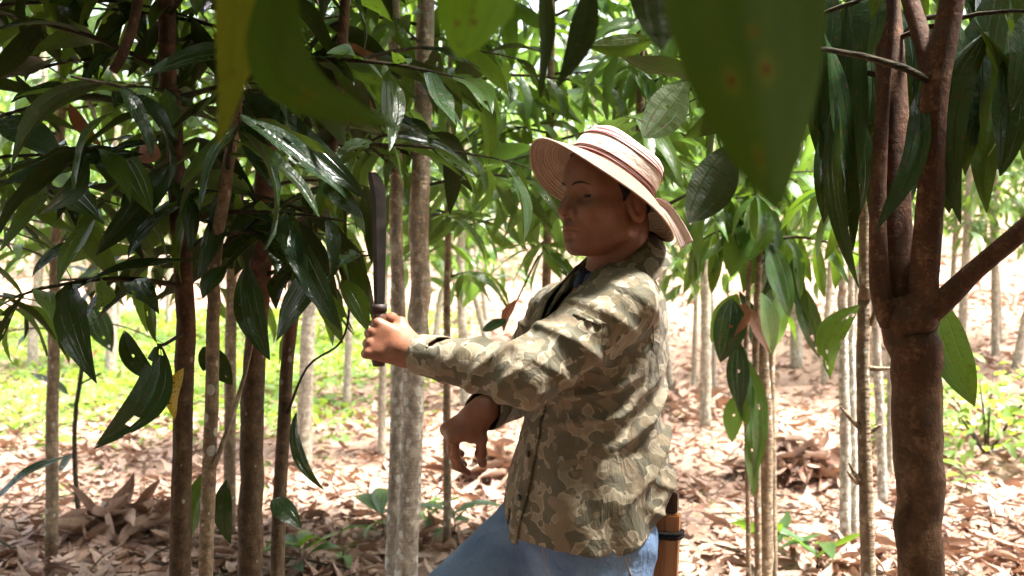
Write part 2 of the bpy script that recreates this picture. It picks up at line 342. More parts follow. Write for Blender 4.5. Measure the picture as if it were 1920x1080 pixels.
def thing(name, label, cat, loc, group=None):
    o = bpy.data.objects.new(name, None); COL.objects.link(o); o.location = loc; o.empty_display_size = 0.1
    return tag(o, label, cat, group)
def tube(pts, rads, seg=10, wob=0.0, seed=0, cap=True):
    """verts, faces of a tube along pts"""
    rr = random.Random(seed); V = []; F = []
    pts = [Vector(p) for p in pts]; n = len(pts); prev = None
    for i, p in enumerate(pts):
        d = (pts[min(i + 1, n - 1)] - pts[max(i - 1, 0)]).normalized()
        if prev is None:
            a = d.cross(Vector((0.3, 1, 0.1))).normalized()
        else:
            a = (prev - d * prev.dot(d)).normalized()
        prev = a; bb = d.cross(a)
        for k in range(seg):
            th = 2 * math.pi * k / seg; r = rads[i] * (1 + wob * rr.uniform(-1, 1))
            V.append(p + a * math.cos(th) * r + bb * math.sin(th) * r)
    for i in range(n - 1):
        for k in range(seg):
            F.append((i * seg + k, i * seg + (k + 1) % seg, (i + 1) * seg + (k + 1) % seg, (i + 1) * seg + k))
    if cap:
        F.append(tuple(range(seg - 1, -1, -1))); F.append(tuple((n - 1) * seg + k for k in range(seg)))
    return V, F
def spline(pts, rads, per=6):
    pts = [Vector(p) for p in pts]; out = []; ro = []
    for i in range(len(pts) - 1):
        p0 = pts[max(i - 1, 0)]; p1 = pts[i]; p2 = pts[i + 1]; p3 = pts[min(i + 2, len(pts) - 1)]
        for k in range(per):
            u = k / per
            out.append(0.5 * ((2 * p1) + (p2 - p0) * u + (2 * p0 - 5 * p1 + 4 * p2 - p3) * u * u + (3 * p1 - p0 - 3 * p2 + p3) * u ** 3))
            ro.append(rads[i] * (1 - u) + rads[i + 1] * u)
    out.append(pts[-1]); ro.append(rads[-1]); return out, ro

# ------------------------------------------------------------------ ground
def gz(x, y):
    """ground height: level plot, a rising slope beyond"""
    r = max(0.0, y - 8.5)
    z = 0.045 * r + 0.0011 * r * r if y < 60 else 0.045 * 51.5 + 0.0011 * 51.5 ** 2 + 0.16 * (y - 60)
    z += 0.03 * math.sin(x * 1.3 + 0.4) * math.sin(y * 0.9) + 0.018 * math.sin(x * 3.1 + y * 2.3)
    if x > 1.2: z += 0.13 * min(6.0, x - 1.2) * max(0, min(1, (y - 6) / 6))
    if x < -1.2: z += 0.05 * min(1.5, (-1.2 - x)) * max(0, min(1, (y - 4) / 5))
    k = math.exp(-((x - 0.1) ** 2 + (y - 1.74) ** 2) / 0.5)
    return z * (1 - k) - 0.0
def gproj(px, py):
    """where the ray through a pixel meets the ground"""
    d = 1.0
    for i in range(4000):
        q = P(px, py, d)
        if q.z <= gz(q.x, q.y): return Vector((q.x, q.y, gz(q.x, q.y)))
        d *= 1.004
    return Vector((q.x, q.y, gz(q.x, q.y)))
xs = np.concatenate([-np.geomspace(200, 9, 18), np.linspace(-8.5, 8.5, 120), np.geomspace(9, 200, 18)])
ys = np.concatenate([[-60, -20, -8, -4], np.linspace(-2, 16, 130), np.geomspace(16.5, 320, 40)])
V = []; F = []
for y in ys:
    for x in xs: V.append((x, y, gz(x, y)))
nx = len(xs)
for j in range(len(ys) - 1):
    for i in range(nx - 1): F.append((j * nx + i, j * nx + i + 1, (j + 1) * nx + i + 1, (j + 1) * nx + i))
ground = tag(link('ground', mesh_from('ground', V, F, M['soil'])), 'reddish soil of the plantation floor under dry leaves', 'ground', kind='structure')

# ------------------------------------------------------------------ leaves
def leaf_arrays(n=8, cols=4, wid=0.17, bend=0.35, fold=0.25, wave=0.02, twist=0.0, side=0.0, peak=0.45, seed=0, curl=0.0):
    """unit-length leaf along +Y; returns verts, quads, uv"""
    rs = random.Random(seed); ph = rs.uniform(0, 6)
    V = []; U = []; F = []
    ang = 0.0; pos = Vector((0, 0, 0)); px_ = 0.0
    for i in range(n + 1):
        t = i / n
        w_ = wid * max(0.0, math.sin(math.pi * t ** (math.log(0.5) / math.log(peak)))) ** 0.85
        if i == 0: w_ = 0.010
        if i == n: w_ = 0.003
        a = -bend * t * 1.6 + 0.25 * bend
        d = Vector((side * math.cos(math.pi * t), math.cos(a), math.sin(a)))
        if i: pos = pos + d * (1.0 / n)
        tw = twist * t
        for j in range(cols + 1):
            s = 2 * j / cols - 1
            up = abs(s) * fold * w_ + wave * math.sin(t * 11 + ph + (1.5 if s > 0 else 0)) * abs(s) ** 2
            if curl: up = w_ * (1 - math.cos(s * curl)) / max(0.3, curl) * 1.6
            xx = s * w_ if not curl else w_ * math.sin(s * curl) / curl
            c_, s_ = math.cos(tw), math.sin(tw)
            V.append((pos.x + xx * c_ - up * s_, pos.y - up * math.sin(a) * 0.5, pos.z + xx * s_ + up * c_))
            U.append((j / cols, t))
    k = cols + 1
    for i in range(n):
        for j in range(cols): F.append((i * k + j, i * k + j + 1, (i + 1) * k + j + 1, (i + 1) * k + j))
    return np.array(V), np.array(F), np.array(U)
VAR = []       # detailed variants for leaves near the camera
for s_ in range(12):
    VAR.append(leaf_arrays(8, 4, R.uniform(0.088, 0.13), R.uniform(0.1, 0.75), R.uniform(0.15, 0.45), R.uniform(0.006, 0.022), R.uniform(-0.4, 0.4), R.uniform(-0.25, 0.25), R.uniform(0.4, 0.5), s_))
for s_ in range(4):        # chewed leaves
    v, f, u = leaf_arrays(14, 8, R.uniform(0.095, 0.13), R.uniform(0.15, 0.6), 0.25, 0.015, R.uniform(-0.3, 0.3), R.uniform(-0.2, 0.2), 0.45, s_ + 30)
    c_ = u[f].mean(1); k_ = np.ones(len(f), bool)
    for q in range(9):
        o_ = NR.rand(2); o_[0] = o_[0] if q % 3 else round(o_[0]); k_ &= np.hypot(c_[:, 0] - o_[0], (c_[:, 1] - o_[1]) * 2.6) > NR.uniform(0.05, 0.13)
    VAR.append((v, f[k_], u))
VARL = []      # light variants for the mass behind
for s_ in range(10):
    VARL.append(leaf_arrays(5, 2, R.uniform(0.09, 0.135), R.uniform(0.1, 0.75), R.uniform(0.15, 0.4), 0.01, R.uniform(-0.4, 0.4), R.uniform(-0.25, 0.25), 0.45, s_ + 50))
DRY = []
for s_ in range(10):
    DRY.append(leaf_arrays(6, 4, R.uniform(0.13, 0.19), R.uniform(-0.6, 0.7), 0.3, R.uniform(0.01, 0.03), R.uniform(-0.9, 0.9), R.uniform(-0.4, 0.4), 0.45, s_ + 90, curl=R.choice((0, 0.7, 1.2, 1.6))))
_shared = {}
def shared_leaf(kind, vi, mat):
    key = (kind, vi, mat)
    if key not in _shared:
        v, f, u = {'n': VAR, 'd': DRY, 'l': VARL}[kind][vi]
        _shared[key] = mesh_np('leaf', v, f, M[mat], u)
    return _shared[key]
def leaf_matrix(base, d, length, roll=0.0, up=Vector((0, 0, 1)), wscale=1.0):
    d = Vector(d).normalized(); z = up - d * up.dot(d)
    if z.length < 1e-3: z = Vector((0, -1, 0)) - d * -d.y
    z.normalize(); x = d.cross(z)
    q = Matrix((x, d, z)).transposed()
    q = q @ Matrix.Rotation(roll, 3, 'Y')
    return Matrix.Translation(base) @ (q @ Matrix.Diagonal((length * wscale, length, length))).to_4x4()
def merge_leaves(name, items, variants, mat, parent=None, base=Vector((0, 0, 0))):
    """items: (matrix, variant)"""
    if not items: return None
    VV = []; FF = []; UU = []; RR = []; off = 0
    byv = {}
    for mt, vi in items: byv.setdefault(vi, []).append(mt)
    for vi, ms in byv.items():
        v, f, u = variants[vi]; A = np.array([np.array(m_) for m_ in ms])
        W = np.einsum('mij,nj->mni', A[:, :3, :3], v) + A[:, None, :3, 3] - np.array(base)
        VV.append(W.reshape(-1, 3)); n = len(v)
        FF.append((f[None] + (np.arange(len(ms)) * n)[:, None, None] + off).reshape(-1, 4)); off += n * len(ms)
        UU.append(np.tile(u, (len(ms), 1))); RR.append(np.repeat(NR.rand(len(ms)), n))
    me = mesh_np(name, np.concatenate(VV), np.concatenate(FF), M[mat], np.concatenate(UU), np.concatenate(RR))
    return link(name, me, parent)

# ------------------------------------------------------------------ leaf litter
def in_frame(p, marg=40):
    if p[1] < 0.1: return False
    x, y = proj(p); return -marg < x < 1920 + marg and -marg < y < 1080 + marg
lit = []
def litter_at(x, y, lmin=0.07, lmax=0.19):
    a = R.uniform(0, 6.28); ln = R.uniform(lmin, lmax)
    d = Vector((math.cos(a), math.sin(a), R.uniform(-0.05, 0.28)))
    return (leaf_matrix(Vector((x, y, gz(x, y) + R.uniform(0.004, 0.03))), d, ln, R.gauss(0, 0.5), wscale=R.uniform(0.8, 1.15)), R.randrange(10))
def cover(x, y):
    """how thick the litter lies"""
    c = 0.65 + 0.35 * math.sin(x * 1.7 + 1.0) * math.sin(y * 1.1 + 0.5)
    if x < -1.5 and y > 8.0: c *= 0.35
    if math.hypot(x - 1.35, y - 4.9) < 0.5: c *= 0.45
    return max(0.12, c)
while len(lit) < 14000:
    y = 3.2 + 13 * R.random() ** 1.25; x = R.uniform(-0.72, 0.72) * y
    if R.random() < cover(x, y): lit.append(litter_at(x, y))
for k in range(3500):
    y = R.uniform(15, 40); x = R.uniform(-0.72, 0.72) * y; lit.append(litter_at(x, y, 0.18, 0.4))
for k in range(900):
    lit.append(litter_at(R.uniform(-3.5, 3.5), R.uniform(-1.5, 3.2)))
def size_px(mt): 
    p = mt.translation; return mt.to_scale().y / max(0.3, p.y)
for k in range(7000):
    y = 3.2 + 9 * R.random() ** 1.2; x = R.uniform(-0.7, 0.7) * y; lit.append(litter_at(x, y, 0.025, 0.08))
vis = [i for i, (mt, v) in enumerate(lit) if in_frame(mt.translation, 0) and mt.translation.y < 6.5]
vis.sort(key=lambda i: -size_px(lit[i][0])); top = set(vis[:260])
for i in sorted(top):
    mt, vi = lit[i]
    o = link('fallen_leaf', shared_leaf('d', vi, 'leaf_dry')); o.matrix_world = mt
    fx = proj(mt.translation)[0]; where = 'among the dark trunk cluster on the left' if fx < 620 else ('between the pale trunk pair and the person' if fx < 1000 else ('behind and beside the person' if fx < 1480 else 'around the slim and forked trunks on the right'))
    tag(o, 'loose dry brown fallen leaf ' + where, 'leaf', 'fallen dry leaves scattered on the ground')
rest = [l for i, l in enumerate(lit) if i not in top]
DRYL = [leaf_arrays(4, 2, R.uniform(0.13, 0.19), R.uniform(-0.6, 0.7), R.uniform(-0.4, 0.6), 0.02, R.uniform(-0.9, 0.9), R.uniform(-0.4, 0.4), 0.45, s_ + 140) for s_ in range(10)]
tag(merge_leaves('leaf_litter', rest, DRYL, 'leaf_dry'), 'carpet of dry brown leaf litter covering the soil', 'leaf litter', kind='stuff')

# fallen twigs
TV = []; TF = []; tn = 0
for k in range(420):
    y = 3.4 + 8 * R.random() ** 1.2; x = R.uniform(-0.7, 0.7) * y; a = R.uniform(0, 6.28); ln = R.uniform(0.1, 0.55); r_ = R.uniform(0.002, 0.006)
    p0 = Vector((x, y, gz(x, y) + 0.02)); x2, y2 = x + math.cos(a) * ln, y + math.sin(a) * ln; p2 = Vector((x2, y2, gz(x2, y2) + R.uniform(0.01, 0.07)))
    V_, F_ = tube([p0, (p0 + p2) / 2 + Vector((R.gauss(0, 0.02), R.gauss(0, 0.02), 0.012)), p2], [r_, r_, r_ * 0.5], 5); TV += V_; TF += [tuple(i + tn for i in f) for f in F_]; tn = len(TV)
tag(link('twig_litter', mesh_from('twig_litter', TV, TF, M['twig'])), 'broken twigs scattered through the leaf litter', 'twigs', kind='stuff')
# heaps of long dry leaves
def leaf_pile(px, py, rad, hgt, n, label, seed):
    rr = random.Random(seed); c = gproj(px, py)
    root = thing('leaf_pile', label, 'leaf pile', c, 'heaps of raked dry leaves')
    for k in range(n):
        a = rr.uniform(0, 6.28); q = rr.random() ** 0.6; lay = (1 - q) * hgt
        p = Vector((math.cos(a) * q * rad, math.sin(a) * q * rad * 0.8, 0.01 + lay * rr.uniform(0.5, 1)))
        d = Vector((math.cos(a + rr.gauss(0, 0.9)), math.sin(a + rr.gauss(0, 0.9)), rr.uniform(-0.5, 0.55)))
        o = link('dry_leaf', shared_leaf('d', rr.randrange(10), 'leaf_dry'), root)
        o.matrix_basis = leaf_matrix(p - d * 0.12 + Vector((0, 0, 0.04)), d, rr.uniform(0.22, 0.36), rr.gauss(0, 0.8), wscale=rr.uniform(0.8, 1.2))
leaf_pile(245, 1010, 0.28, 0.16, 46, 'heap of big curled dry leaves left of the thin grey trunks', 1)
leaf_pile(1505, 890, 0.42, 0.22, 90, 'large heap of dry brown leaves behind the slim tree on the right', 2)
leaf_pile(935, 900, 0.34, 0.2, 60, 'heap of dry leaves behind the lowered hand of the person', 3)
leaf_pile(1270, 770, 0.7, 0.25, 60, 'dry leaf heap far behind the back of the person', 4)

# ------------------------------------------------------------------ low green growth
GR = [leaf_arrays(4, 2, R.uniform(0.10, 0.26), R.uniform(0.2, 1.0), 0.25, 0.02, 0.2, R.uniform(-0.3, 0.3), 0.4, s_ + 200) for s_ in range(8)]
gl = []
def tuft(x, y, n, ln, spread):
    for k in range(n):
        xx, yy = x + R.gauss(0, spread), y + R.gauss(0, spread); a = R.uniform(0, 6.28)
        d = Vector((math.cos(a), math.sin(a), R.uniform(0.35, 1.8)))
        gl.append((leaf_matrix(Vector((xx, yy, gz(xx, yy) - 0.005)), d, ln * R.uniform(0.5, 1.2), R.gauss(0, 0.4)), R.randrange(8)))
while len(gl) < 15000:
    y = R.uniform(7.0, 20); x = -0.62 * y + R.random() * (0.62 * y - 1.0) 
    dens = min(1, max(0, (y - 6.5) / 3.5)) * min(1, max(0.0, (-1.0 - x) / 1.5) + 0.12)
    if R.random() < dens: tuft(x, y, 12, 0.10 + 0.006 * y, 0.14 + 0.02 * y)
for k in range(45):
    y = R.uniform(4.2, 7.5); x = R.uniform(-0.6, -0.2) * y; tuft(x, y, R.randint(4, 10), 0.06, 0.06)
for k in range(70):
    y = R.uniform(4.5, 12); x = R.uniform(0.0, 0.62) * y; tuft(x, y, R.randint(4, 9), 0.05, 0.09)
tag(merge_leaves('undergrowth', gl, GR, 'grass'), 'bright green low growth covering the sunlit slope', 'undergrowth', kind='stuff')

# ------------------------------------------------------------------ trees
HEAD = Vector((0.17, 1.68, 1.50)); SHO = Vector((0.22, 1.66, 1.27))
def shades_man(p):
    """would this point stand between the sun and the person's head, back or arm"""
    for c, r in ((HEAD, 0.26), (SHO, 0.30), (Vector((0.2, 1.75, 0.95)), 0.30), (Vector((-0.05, 1.6, 1.15)), 0.22), (Vector((-0.26, 1.65, 1.2)), 0.15)):
        v = Vector(p) - c; s = v.dot(SUN)
        if s > 0 and (v - SUN * s).length < r: return True
    return False
KEEP = [(930, 205, 1325, 1080, 2.15), (655, 540, 1010, 800, 1.95), (672, 290, 742, 600, 1.85), (718, 300, 815, 700, 3.15), (800, 760, 960, 900, 2.1)]
def blocks(p, d, ln):
    """would a leaf here hide the person"""
    for s in (0, 0.5, 1.0):
        q = Vector(p) + Vector(d) * ln * s
        if q.y < 0.15: continue
        x, y = proj(q)
        for x0, y0, x1, y1, dep in KEEP:
            if q.y < dep and x0 < x < x1 and y0 < y < y1: return True
    return False
TREES = []
class Tree:
    def __init__(s, name, label, base, bark='bark_red', leaf='leaf', group=None, seed=0):
        s.base = Vector(base); s.root = thing(name, label, 'tree', s.base, group)
        s.bark = bark; s.leaf = leaf; s.leaves = []; s.r = random.Random(seed); s.special = []; TREES.append(s)
    def stem(s, pts, rads, name='trunk', bark=None, per=5, seg=12):
        pts = [Vector(p) - s.base for p in pts]; pp, rr = spline(pts, rads, per)
        if name == 'trunk':
            q = random.Random(int(s.base.x * 977) + len(pp))
            rr = [r_ * (1 + q.uniform(-0.03, 0.03)) for i, r_ in enumerate(rr)]
            pp = [p + Vector((q.gauss(0, 0.06), q.gauss(0, 0.06), 0)) * r_ for p, r_ in zip(pp, rr)]
        V, F = tube(pp, rr, seg, 0.02, 4)
        return link(name, mesh_from(name, V, F, M[bark or s.bark]), s.root)
    def branch(s, p0, dirv, ln, r0, nleaf, llen, droop=0.5, name='branch', hang=0.5, low=-9):
        """a drooping twig with alternate leaves"""
        r = s.r; pts = [Vector(p0)]; d = Vector(dirv).normalized(); n = 7
        for i in range(n):
            d = (d + Vector((r.gauss(0, 0.09), r.gauss(0, 0.09), -droop / n + r.gauss(0, 0.04)))).normalized(); pts.append(pts[-1] + d * ln / n)
        bad = any(blocks(p, d, 0) for p in pts[1:])
        if bad:
            while len(pts) > 2 and any(blocks(p, d, 0) for p in pts[1:]): pts.pop()
            nleaf = int(nleaf * len(pts) / (n + 1))
        if len(pts) < 3: return
        nleaf = int(nleaf * 1.3 + 0.5)
        V, F = tube([p - s.base for p in pts], [r0 * (1 - 0.75 * i / (len(pts) - 1)) for i in range(len(pts))], 6)
        link(name, mesh_from(name, V, F, M['twig' if r0 < 0.009 else s.bark]), s.root)
        for k in range(nleaf):
            u = (0.15 + 0.85 * (k + r.random() * 0.6) / max(1, nleaf)) * (len(pts) - 1); i = min(int(u), len(pts) - 2)
            p = pts[i].lerp(pts[i + 1], min(1, u - i)); tg = (pts[i + 1] - pts[i]).normalized()
            sd = tg.cross(Vector((0, 0, 1))); sd = sd.normalized() if sd.length > 0.01 else Vector((1, 0, 0))
            dv = tg * r.uniform(0.2, 0.9) + sd * (1 if k % 2 else -1) * r.uniform(0.3, 1.0) + Vector((0, 0, -hang * r.uniform(-0.2, 2.2)))
            s.add(p, dv, llen * r.uniform(0.65, 1.2))
    def add(s, p, dv, ln, roll=None, mat=None, force=False):
        dv = Vector(dv).normalized(); c = Vector(p) + dv * ln * 0.5
        if not force and (blocks(p, dv, ln) or shades_man(c)): return
        if (c - Vector((0, 0, CAMZ))).length < 1.25 and not force: return
        if not force and c.y < 1.55 and (in_frame(c, 60) or in_frame(Vector(p) + dv * ln, 20)): return
        mt = leaf_matrix(Vector(p), dv, ln, s.r.gauss(0, 0.55) if roll is None else roll, wscale=s.r.uniform(0.85, 1.2))
        m_ = mat or s.leaf
        if mat is None and m_ == 'leaf_dark':
            q = s.r.random(); m_ = 'leaf' if q < 0.38 else ('leaf_red' if q > 0.985 else m_)
        elif mat is None and m_ == 'leaf': m_ = 'leaf_young' if s.r.random() < 0.3 else m_
        s.leaves.append((mt, s.r.randrange(16), m_))
    def crown(s, c, rad, n, llen, mats=None):
        """leaves filling an ellipsoid, thicker towards the outside"""
        r = s.r
        for k in range(n):
            a = r.uniform(0, 6.28); u = r.uniform(-1, 1); q = r.random() ** 0.4; h = math.sqrt(1 - u * u)
            off = Vector((math.cos(a) * h, math.sin(a) * h, u)); p = Vector(c) + Vector((off.x * rad[0], off.y * rad[1], off.z * rad[2])) * q
            if p.z < 0.4: continue
            dv = Vector((off.x + r.gauss(0, 0.5), off.y + r.gauss(0, 0.5), r.uniform(-1.4, 0.3)))
            s.add(p, dv, llen * r.uniform(0.6, 1.25), mat=r.choice(mats) if mats else None)
    def finish(s, nmax, name='leaf'):
        idx = [i for i, (mt, v, m_) in enumerate(s.leaves) if in_frame(mt.translation, 0) or in_frame(mt @ Vector((0, 1, 0)), 0)]
        idx.sort(key=lambda i: -size_px(s.leaves[i][0])); top = set(idx[:nmax])
        for i in sorted(top):
            mt, vi, m_ = s.leaves[i]
            o = link(name, shared_leaf('n', vi, m_), s.root); o.matrix_basis = Matrix.Translation(-s.base) @ mt
        by = {}
        for i, (mt, vi, m_) in enumerate(s.leaves):
            if i not in top: by.setdefault(m_, []).append((mt, vi % 10))
        for m_, it in by.items():
            near = sum(1 for mt, v in it if mt.translation.y < 3.2) > len(it) * 0.5
            o = merge_leaves('foliage', it, VARL, m_, s.root, s.base); tag(o, kind='stuff')
    def hero(s, px0, px1, d0, d1, wid, mat='leaf_dark', bend=0.3, side=0.0, roll=0.0, holes=0, up=None, n=22, cols=10, wave=0.01, peak=0.45, fold=0.2, face=None):
        """one leaf seen large: base and tip given where they stand"""
        a = P(px0[0], px0[1], d0); b_ = P(px1[0], px1[1], d1); ln = (b_ - a).length
        v, f, u = leaf_arrays(n, cols, wid / ln / 2, bend, fold, wave, 0.0, side, peak, s.r.randrange(999))
        tip = v[-1 - cols // 2]; tip = tip / np.linalg.norm(tip)
        # turn the chord of the bent leaf onto base->tip
        chord = Vector(tip); q = chord.rotation_difference(Vector((0, 1, 0))).to_matrix(); v = v @ np.array(q).T
        v = v / np.abs(v[-1 - cols // 2][1])
        if holes:
            rs = np.random.RandomState(holes); keep = np.ones(len(f), bool); ctr = u[f].mean(1)
            for k in range(holes):
                c = rs.rand(2); keep &= np.hypot((ctr[:, 0] - c[0]) * 1.0, (ctr[:, 1] - c[1]) * 2.5) > rs.uniform(0.03, 0.11)
            f = f[keep]
        upv = Vector(face) if face else Vector((0, -0.6, 0.8))
        mt = leaf_matrix(a - s.base, b_ - a, ln, roll, upv)
        A = np.array(mt); W = v @ A[:3, :3].T + A[:3, 3]
        o = link('leaf', mesh_np('leaf', W, f, M[mat], u, np.full(len(W), s.r.random())), s.root)
        return o

def ground_at(px, d):
    x = (px - 960) * d / FPX; return Vector((x, d, gz(x, d) - 0.03))
def up_from(pxs, d, top):
    """points given in the picture at distance d, carried down to the ground and up to height top"""
    pts = [P(x, y, d) for x, y in pxs]; pts.sort(key=lambda p: p.z)
    b_ = Vector((pts[0].x, d, gz(pts[0].x, d) - 0.03)); out = [b_] if pts[0].z > b_.z + 0.15 else []
    out += pts
    if top > out[-1].z + 0.1: 
        dd = (out[-1] - out[-2]).normalized(); out.append(out[-1] + Vector((dd.x * 0.6, 0.05, 1)) * (top - out[-1].z))
    return out
def trunk_tree(name, label, pxs, d, wpx, top, bark, leaf, seed, br=None, group=None, taper=0.5):
    pts = up_from(pxs, d, top); n = len(pts); r0 = wpx * d / FPX / 2
    t_ = Tree(name, label, pts[0] + Vector((0, 0, 0.03)), bark, leaf, group, seed)
    z0, z1 = pts[0].z, pts[-1].z
    t_.stem(pts, [r0 * (1.08 - (1.08 - taper) * (p.z - z0) / (z1 - z0)) for p in pts])
    t_.pts = pts
    return t_
def at_height(t_, z):
    for a, b_ in zip(t_.pts, t_.pts[1:]):
        if a.z <= z <= b_.z: return a.lerp(b_, (z - a.z) / (b_.z - a.z))
    return t_.pts[-1]
def dress(t_, z0, z1, n, ln, nleaf, llen, droop=0.55, hang=0.42, az=None, rise=0.4, r0=0.007):
    for k in range(n):
        z = z0 + (z1 - z0) * (k + t_.r.random()) / n; p = at_height(t_, z)
        a = t_.r.uniform(0, 6.28) if az is None else t_.r.gauss(az[0], az[1])
        t_.branch(p, (math.cos(a), math.sin(a), rise + t_.r.gauss(0, 0.15)), ln * t_.r.uniform(0.6, 1.25), r0 * t_.r.uniform(0.7, 1.3), nleaf, llen, droop, hang=hang)
GA = 'slender cinnamon trees around the clearing'
# --- the dark cluster on the left
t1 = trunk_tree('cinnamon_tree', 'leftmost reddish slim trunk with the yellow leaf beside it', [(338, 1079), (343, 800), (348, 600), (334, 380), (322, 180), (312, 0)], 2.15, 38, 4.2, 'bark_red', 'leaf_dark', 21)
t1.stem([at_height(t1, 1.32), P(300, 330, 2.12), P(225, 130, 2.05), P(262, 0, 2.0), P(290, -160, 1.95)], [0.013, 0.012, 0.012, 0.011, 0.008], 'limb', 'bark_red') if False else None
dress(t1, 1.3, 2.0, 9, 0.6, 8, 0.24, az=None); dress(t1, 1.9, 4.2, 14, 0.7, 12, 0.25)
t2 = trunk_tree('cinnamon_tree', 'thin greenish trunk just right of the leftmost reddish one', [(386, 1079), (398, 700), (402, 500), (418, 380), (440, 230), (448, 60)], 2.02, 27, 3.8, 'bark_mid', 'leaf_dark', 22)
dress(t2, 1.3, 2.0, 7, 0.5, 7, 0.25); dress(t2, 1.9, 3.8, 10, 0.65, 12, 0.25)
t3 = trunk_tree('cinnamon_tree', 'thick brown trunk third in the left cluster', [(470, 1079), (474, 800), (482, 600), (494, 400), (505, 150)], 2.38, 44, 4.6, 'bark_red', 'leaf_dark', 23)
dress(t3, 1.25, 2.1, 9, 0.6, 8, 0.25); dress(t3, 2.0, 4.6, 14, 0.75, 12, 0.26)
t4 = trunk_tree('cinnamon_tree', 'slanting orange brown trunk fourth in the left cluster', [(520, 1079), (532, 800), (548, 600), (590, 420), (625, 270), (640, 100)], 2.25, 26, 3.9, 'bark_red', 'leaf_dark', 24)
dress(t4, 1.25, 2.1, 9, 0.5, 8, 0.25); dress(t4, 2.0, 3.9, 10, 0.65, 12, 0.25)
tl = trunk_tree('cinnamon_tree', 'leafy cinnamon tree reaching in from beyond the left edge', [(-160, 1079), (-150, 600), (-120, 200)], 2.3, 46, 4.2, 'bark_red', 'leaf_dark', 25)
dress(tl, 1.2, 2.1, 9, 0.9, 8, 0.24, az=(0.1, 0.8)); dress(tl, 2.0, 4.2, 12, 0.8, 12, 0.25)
# --- pale pair behind the fist and its neighbours
t5 = trunk_tree('cinnamon_tree', 'pale lichen spotted trunk right of the pair behind the fist', [(762, 1079), (772, 860), (774, 720), (788, 560), (786, 400), (796, 120)], 3.25, 41, 5.2, 'bark_pale', 'leaf', 26, GA)
dress(t5, 1.5, 2.6, 13, 0.7, 10, 0.26); dress(t5, 2.5, 5.0, 16, 0.85, 14, 0.24)
t6 = trunk_tree('cinnamon_tree', 'grey trunk left of the pair behind the fist', [(736, 1079), (744, 860), (748, 600), (742, 420), (744, 330), (740, 150)], 3.35, 28, 4.8, 'bark_pale', 'leaf', 27, GA)
dress(t6, 1.7, 2.4, 8, 0.6, 10, 0.25); dress(t6, 2.4, 4.6, 12, 0.8, 14, 0.24)
t7 = trunk_tree('cinnamon_tree', 'slim trunk behind the lowered hand of the person', [(838, 1020), (838, 760), (838, 560), (840, 430)], 4.25, 15, 3.6, 'bark_mid', 'leaf', 28, GA)
dress(t7, 1.35, 2.4, 12, 0.55, 9, 0.25); dress(t7, 2.3, 3.6, 8, 0.6, 12, 0.24)
tA = trunk_tree('cinnamon_tree', 'leafy cinnamon tree hidden behind the chest of the person', [(1015, 1000), (1020, 700), (1030, 300)], 4.1, 20, 4.4, 'bark_mid', 'leaf_young', 35, GA)
dress(tA, 1.45, 2.7, 20, 0.8, 10, 0.27); dress(tA, 2.6, 4.3, 12, 0.8, 10, 0.26)
tB = trunk_tree('cinnamon_tree', 'leafy cinnamon tree hidden behind the head of the person', [(1190, 1000), (1195, 700), (1200, 300)], 3.4, 22, 4.0, 'bark_mid', 'leaf_young', 36, GA)
dress(tB, 1.55, 2.6, 20, 0.75, 10, 0.27); dress(tB, 2.5, 3.9, 10, 0.7, 10, 0.26)
tC = trunk_tree('cinnamon_tree', 'bushy cinnamon tree at the left edge behind the dark cluster', [(95, 1040), (100, 700), (110, 300)], 3.9, 22, 4.4, 'bark_mid', 'leaf', 37, GA)
dress(tC, 1.3, 2.7, 22, 0.85, 10, 0.27); dress(tC, 2.6, 4.3, 10, 0.8, 10, 0.26)
tD = trunk_tree('cinnamon_tree', 'bushy cinnamon tree seen between the trunks of the dark cluster', [(430, 1000), (432, 700), (440, 300)], 4.3, 22, 4.4, 'bark_mid', 'leaf', 38, GA)
dress(tD, 1.35, 2.8, 22, 0.85, 10, 0.27); dress(tD, 2.6, 4.3, 10, 0.8, 10, 0.26)
# --- big forked tree on the right
t8 = Tree('forked_cinnamon_tree', 'thick dark forked trunk close by on the right', ground_at(1726, 1.62) + Vector((0, 0, 0.03)), 'bark_dark', 'leaf_dark', None, 29)
t8.stem([ground_at(1726, 1.62), P(1727, 1300, 1.62), P(1726, 1079, 1.62), P(1722, 860, 1.62), P(1716, 700, 1.62), P(1706, 600, 1.62), P(1700, 548, 1.62)], [0.047, 0.044, 0.041, 0.043, 0.045, 0.050, 0.046], 'trunk', seg=18)
t8.stem([P(1692, 600, 1.63), P(1684, 520, 1.64), P(1676, 380, 1.66), P(1672, 200, 1.68), P(1664, 40, 1.70), P(1640, -300, 1.75), P(1600, -800, 1.85)], [0.036, 0.034, 0.031, 0.030, 0.027, 0.022, 0.010], 'limb', 'bark_dark')
t8.stem([P(1725, 600, 1.60), P(1732, 520, 1.59), P(1745, 360, 1.58), P(1752, 180, 1.57), P(1785, 0, 1.56), P(1830, -300, 1.55), P(1880, -800, 1.6)], [0.030, 0.027, 0.024, 0.024, 0.022, 0.018, 0.008], 'limb', 'bark_dark')
t8.stem([P(1752, 160, 1.572), P(1725, 60, 1.62), P(1700, -30, 1.66), P(1660, -260, 1.75)], [0.018, 0.017, 0.016, 0.008], 'limb', 'bark_dark')
t8.stem([P(1735, 590, 1.60), P(1775, 558, 1.58), P(1830, 505, 1.55), P(1925, 425, 1.50), P(2120, 250, 1.42), P(2300, -100, 1.35)], [0.026, 0.022, 0.018, 0.017, 0.014, 0.008], 'limb', 'bark_dark')
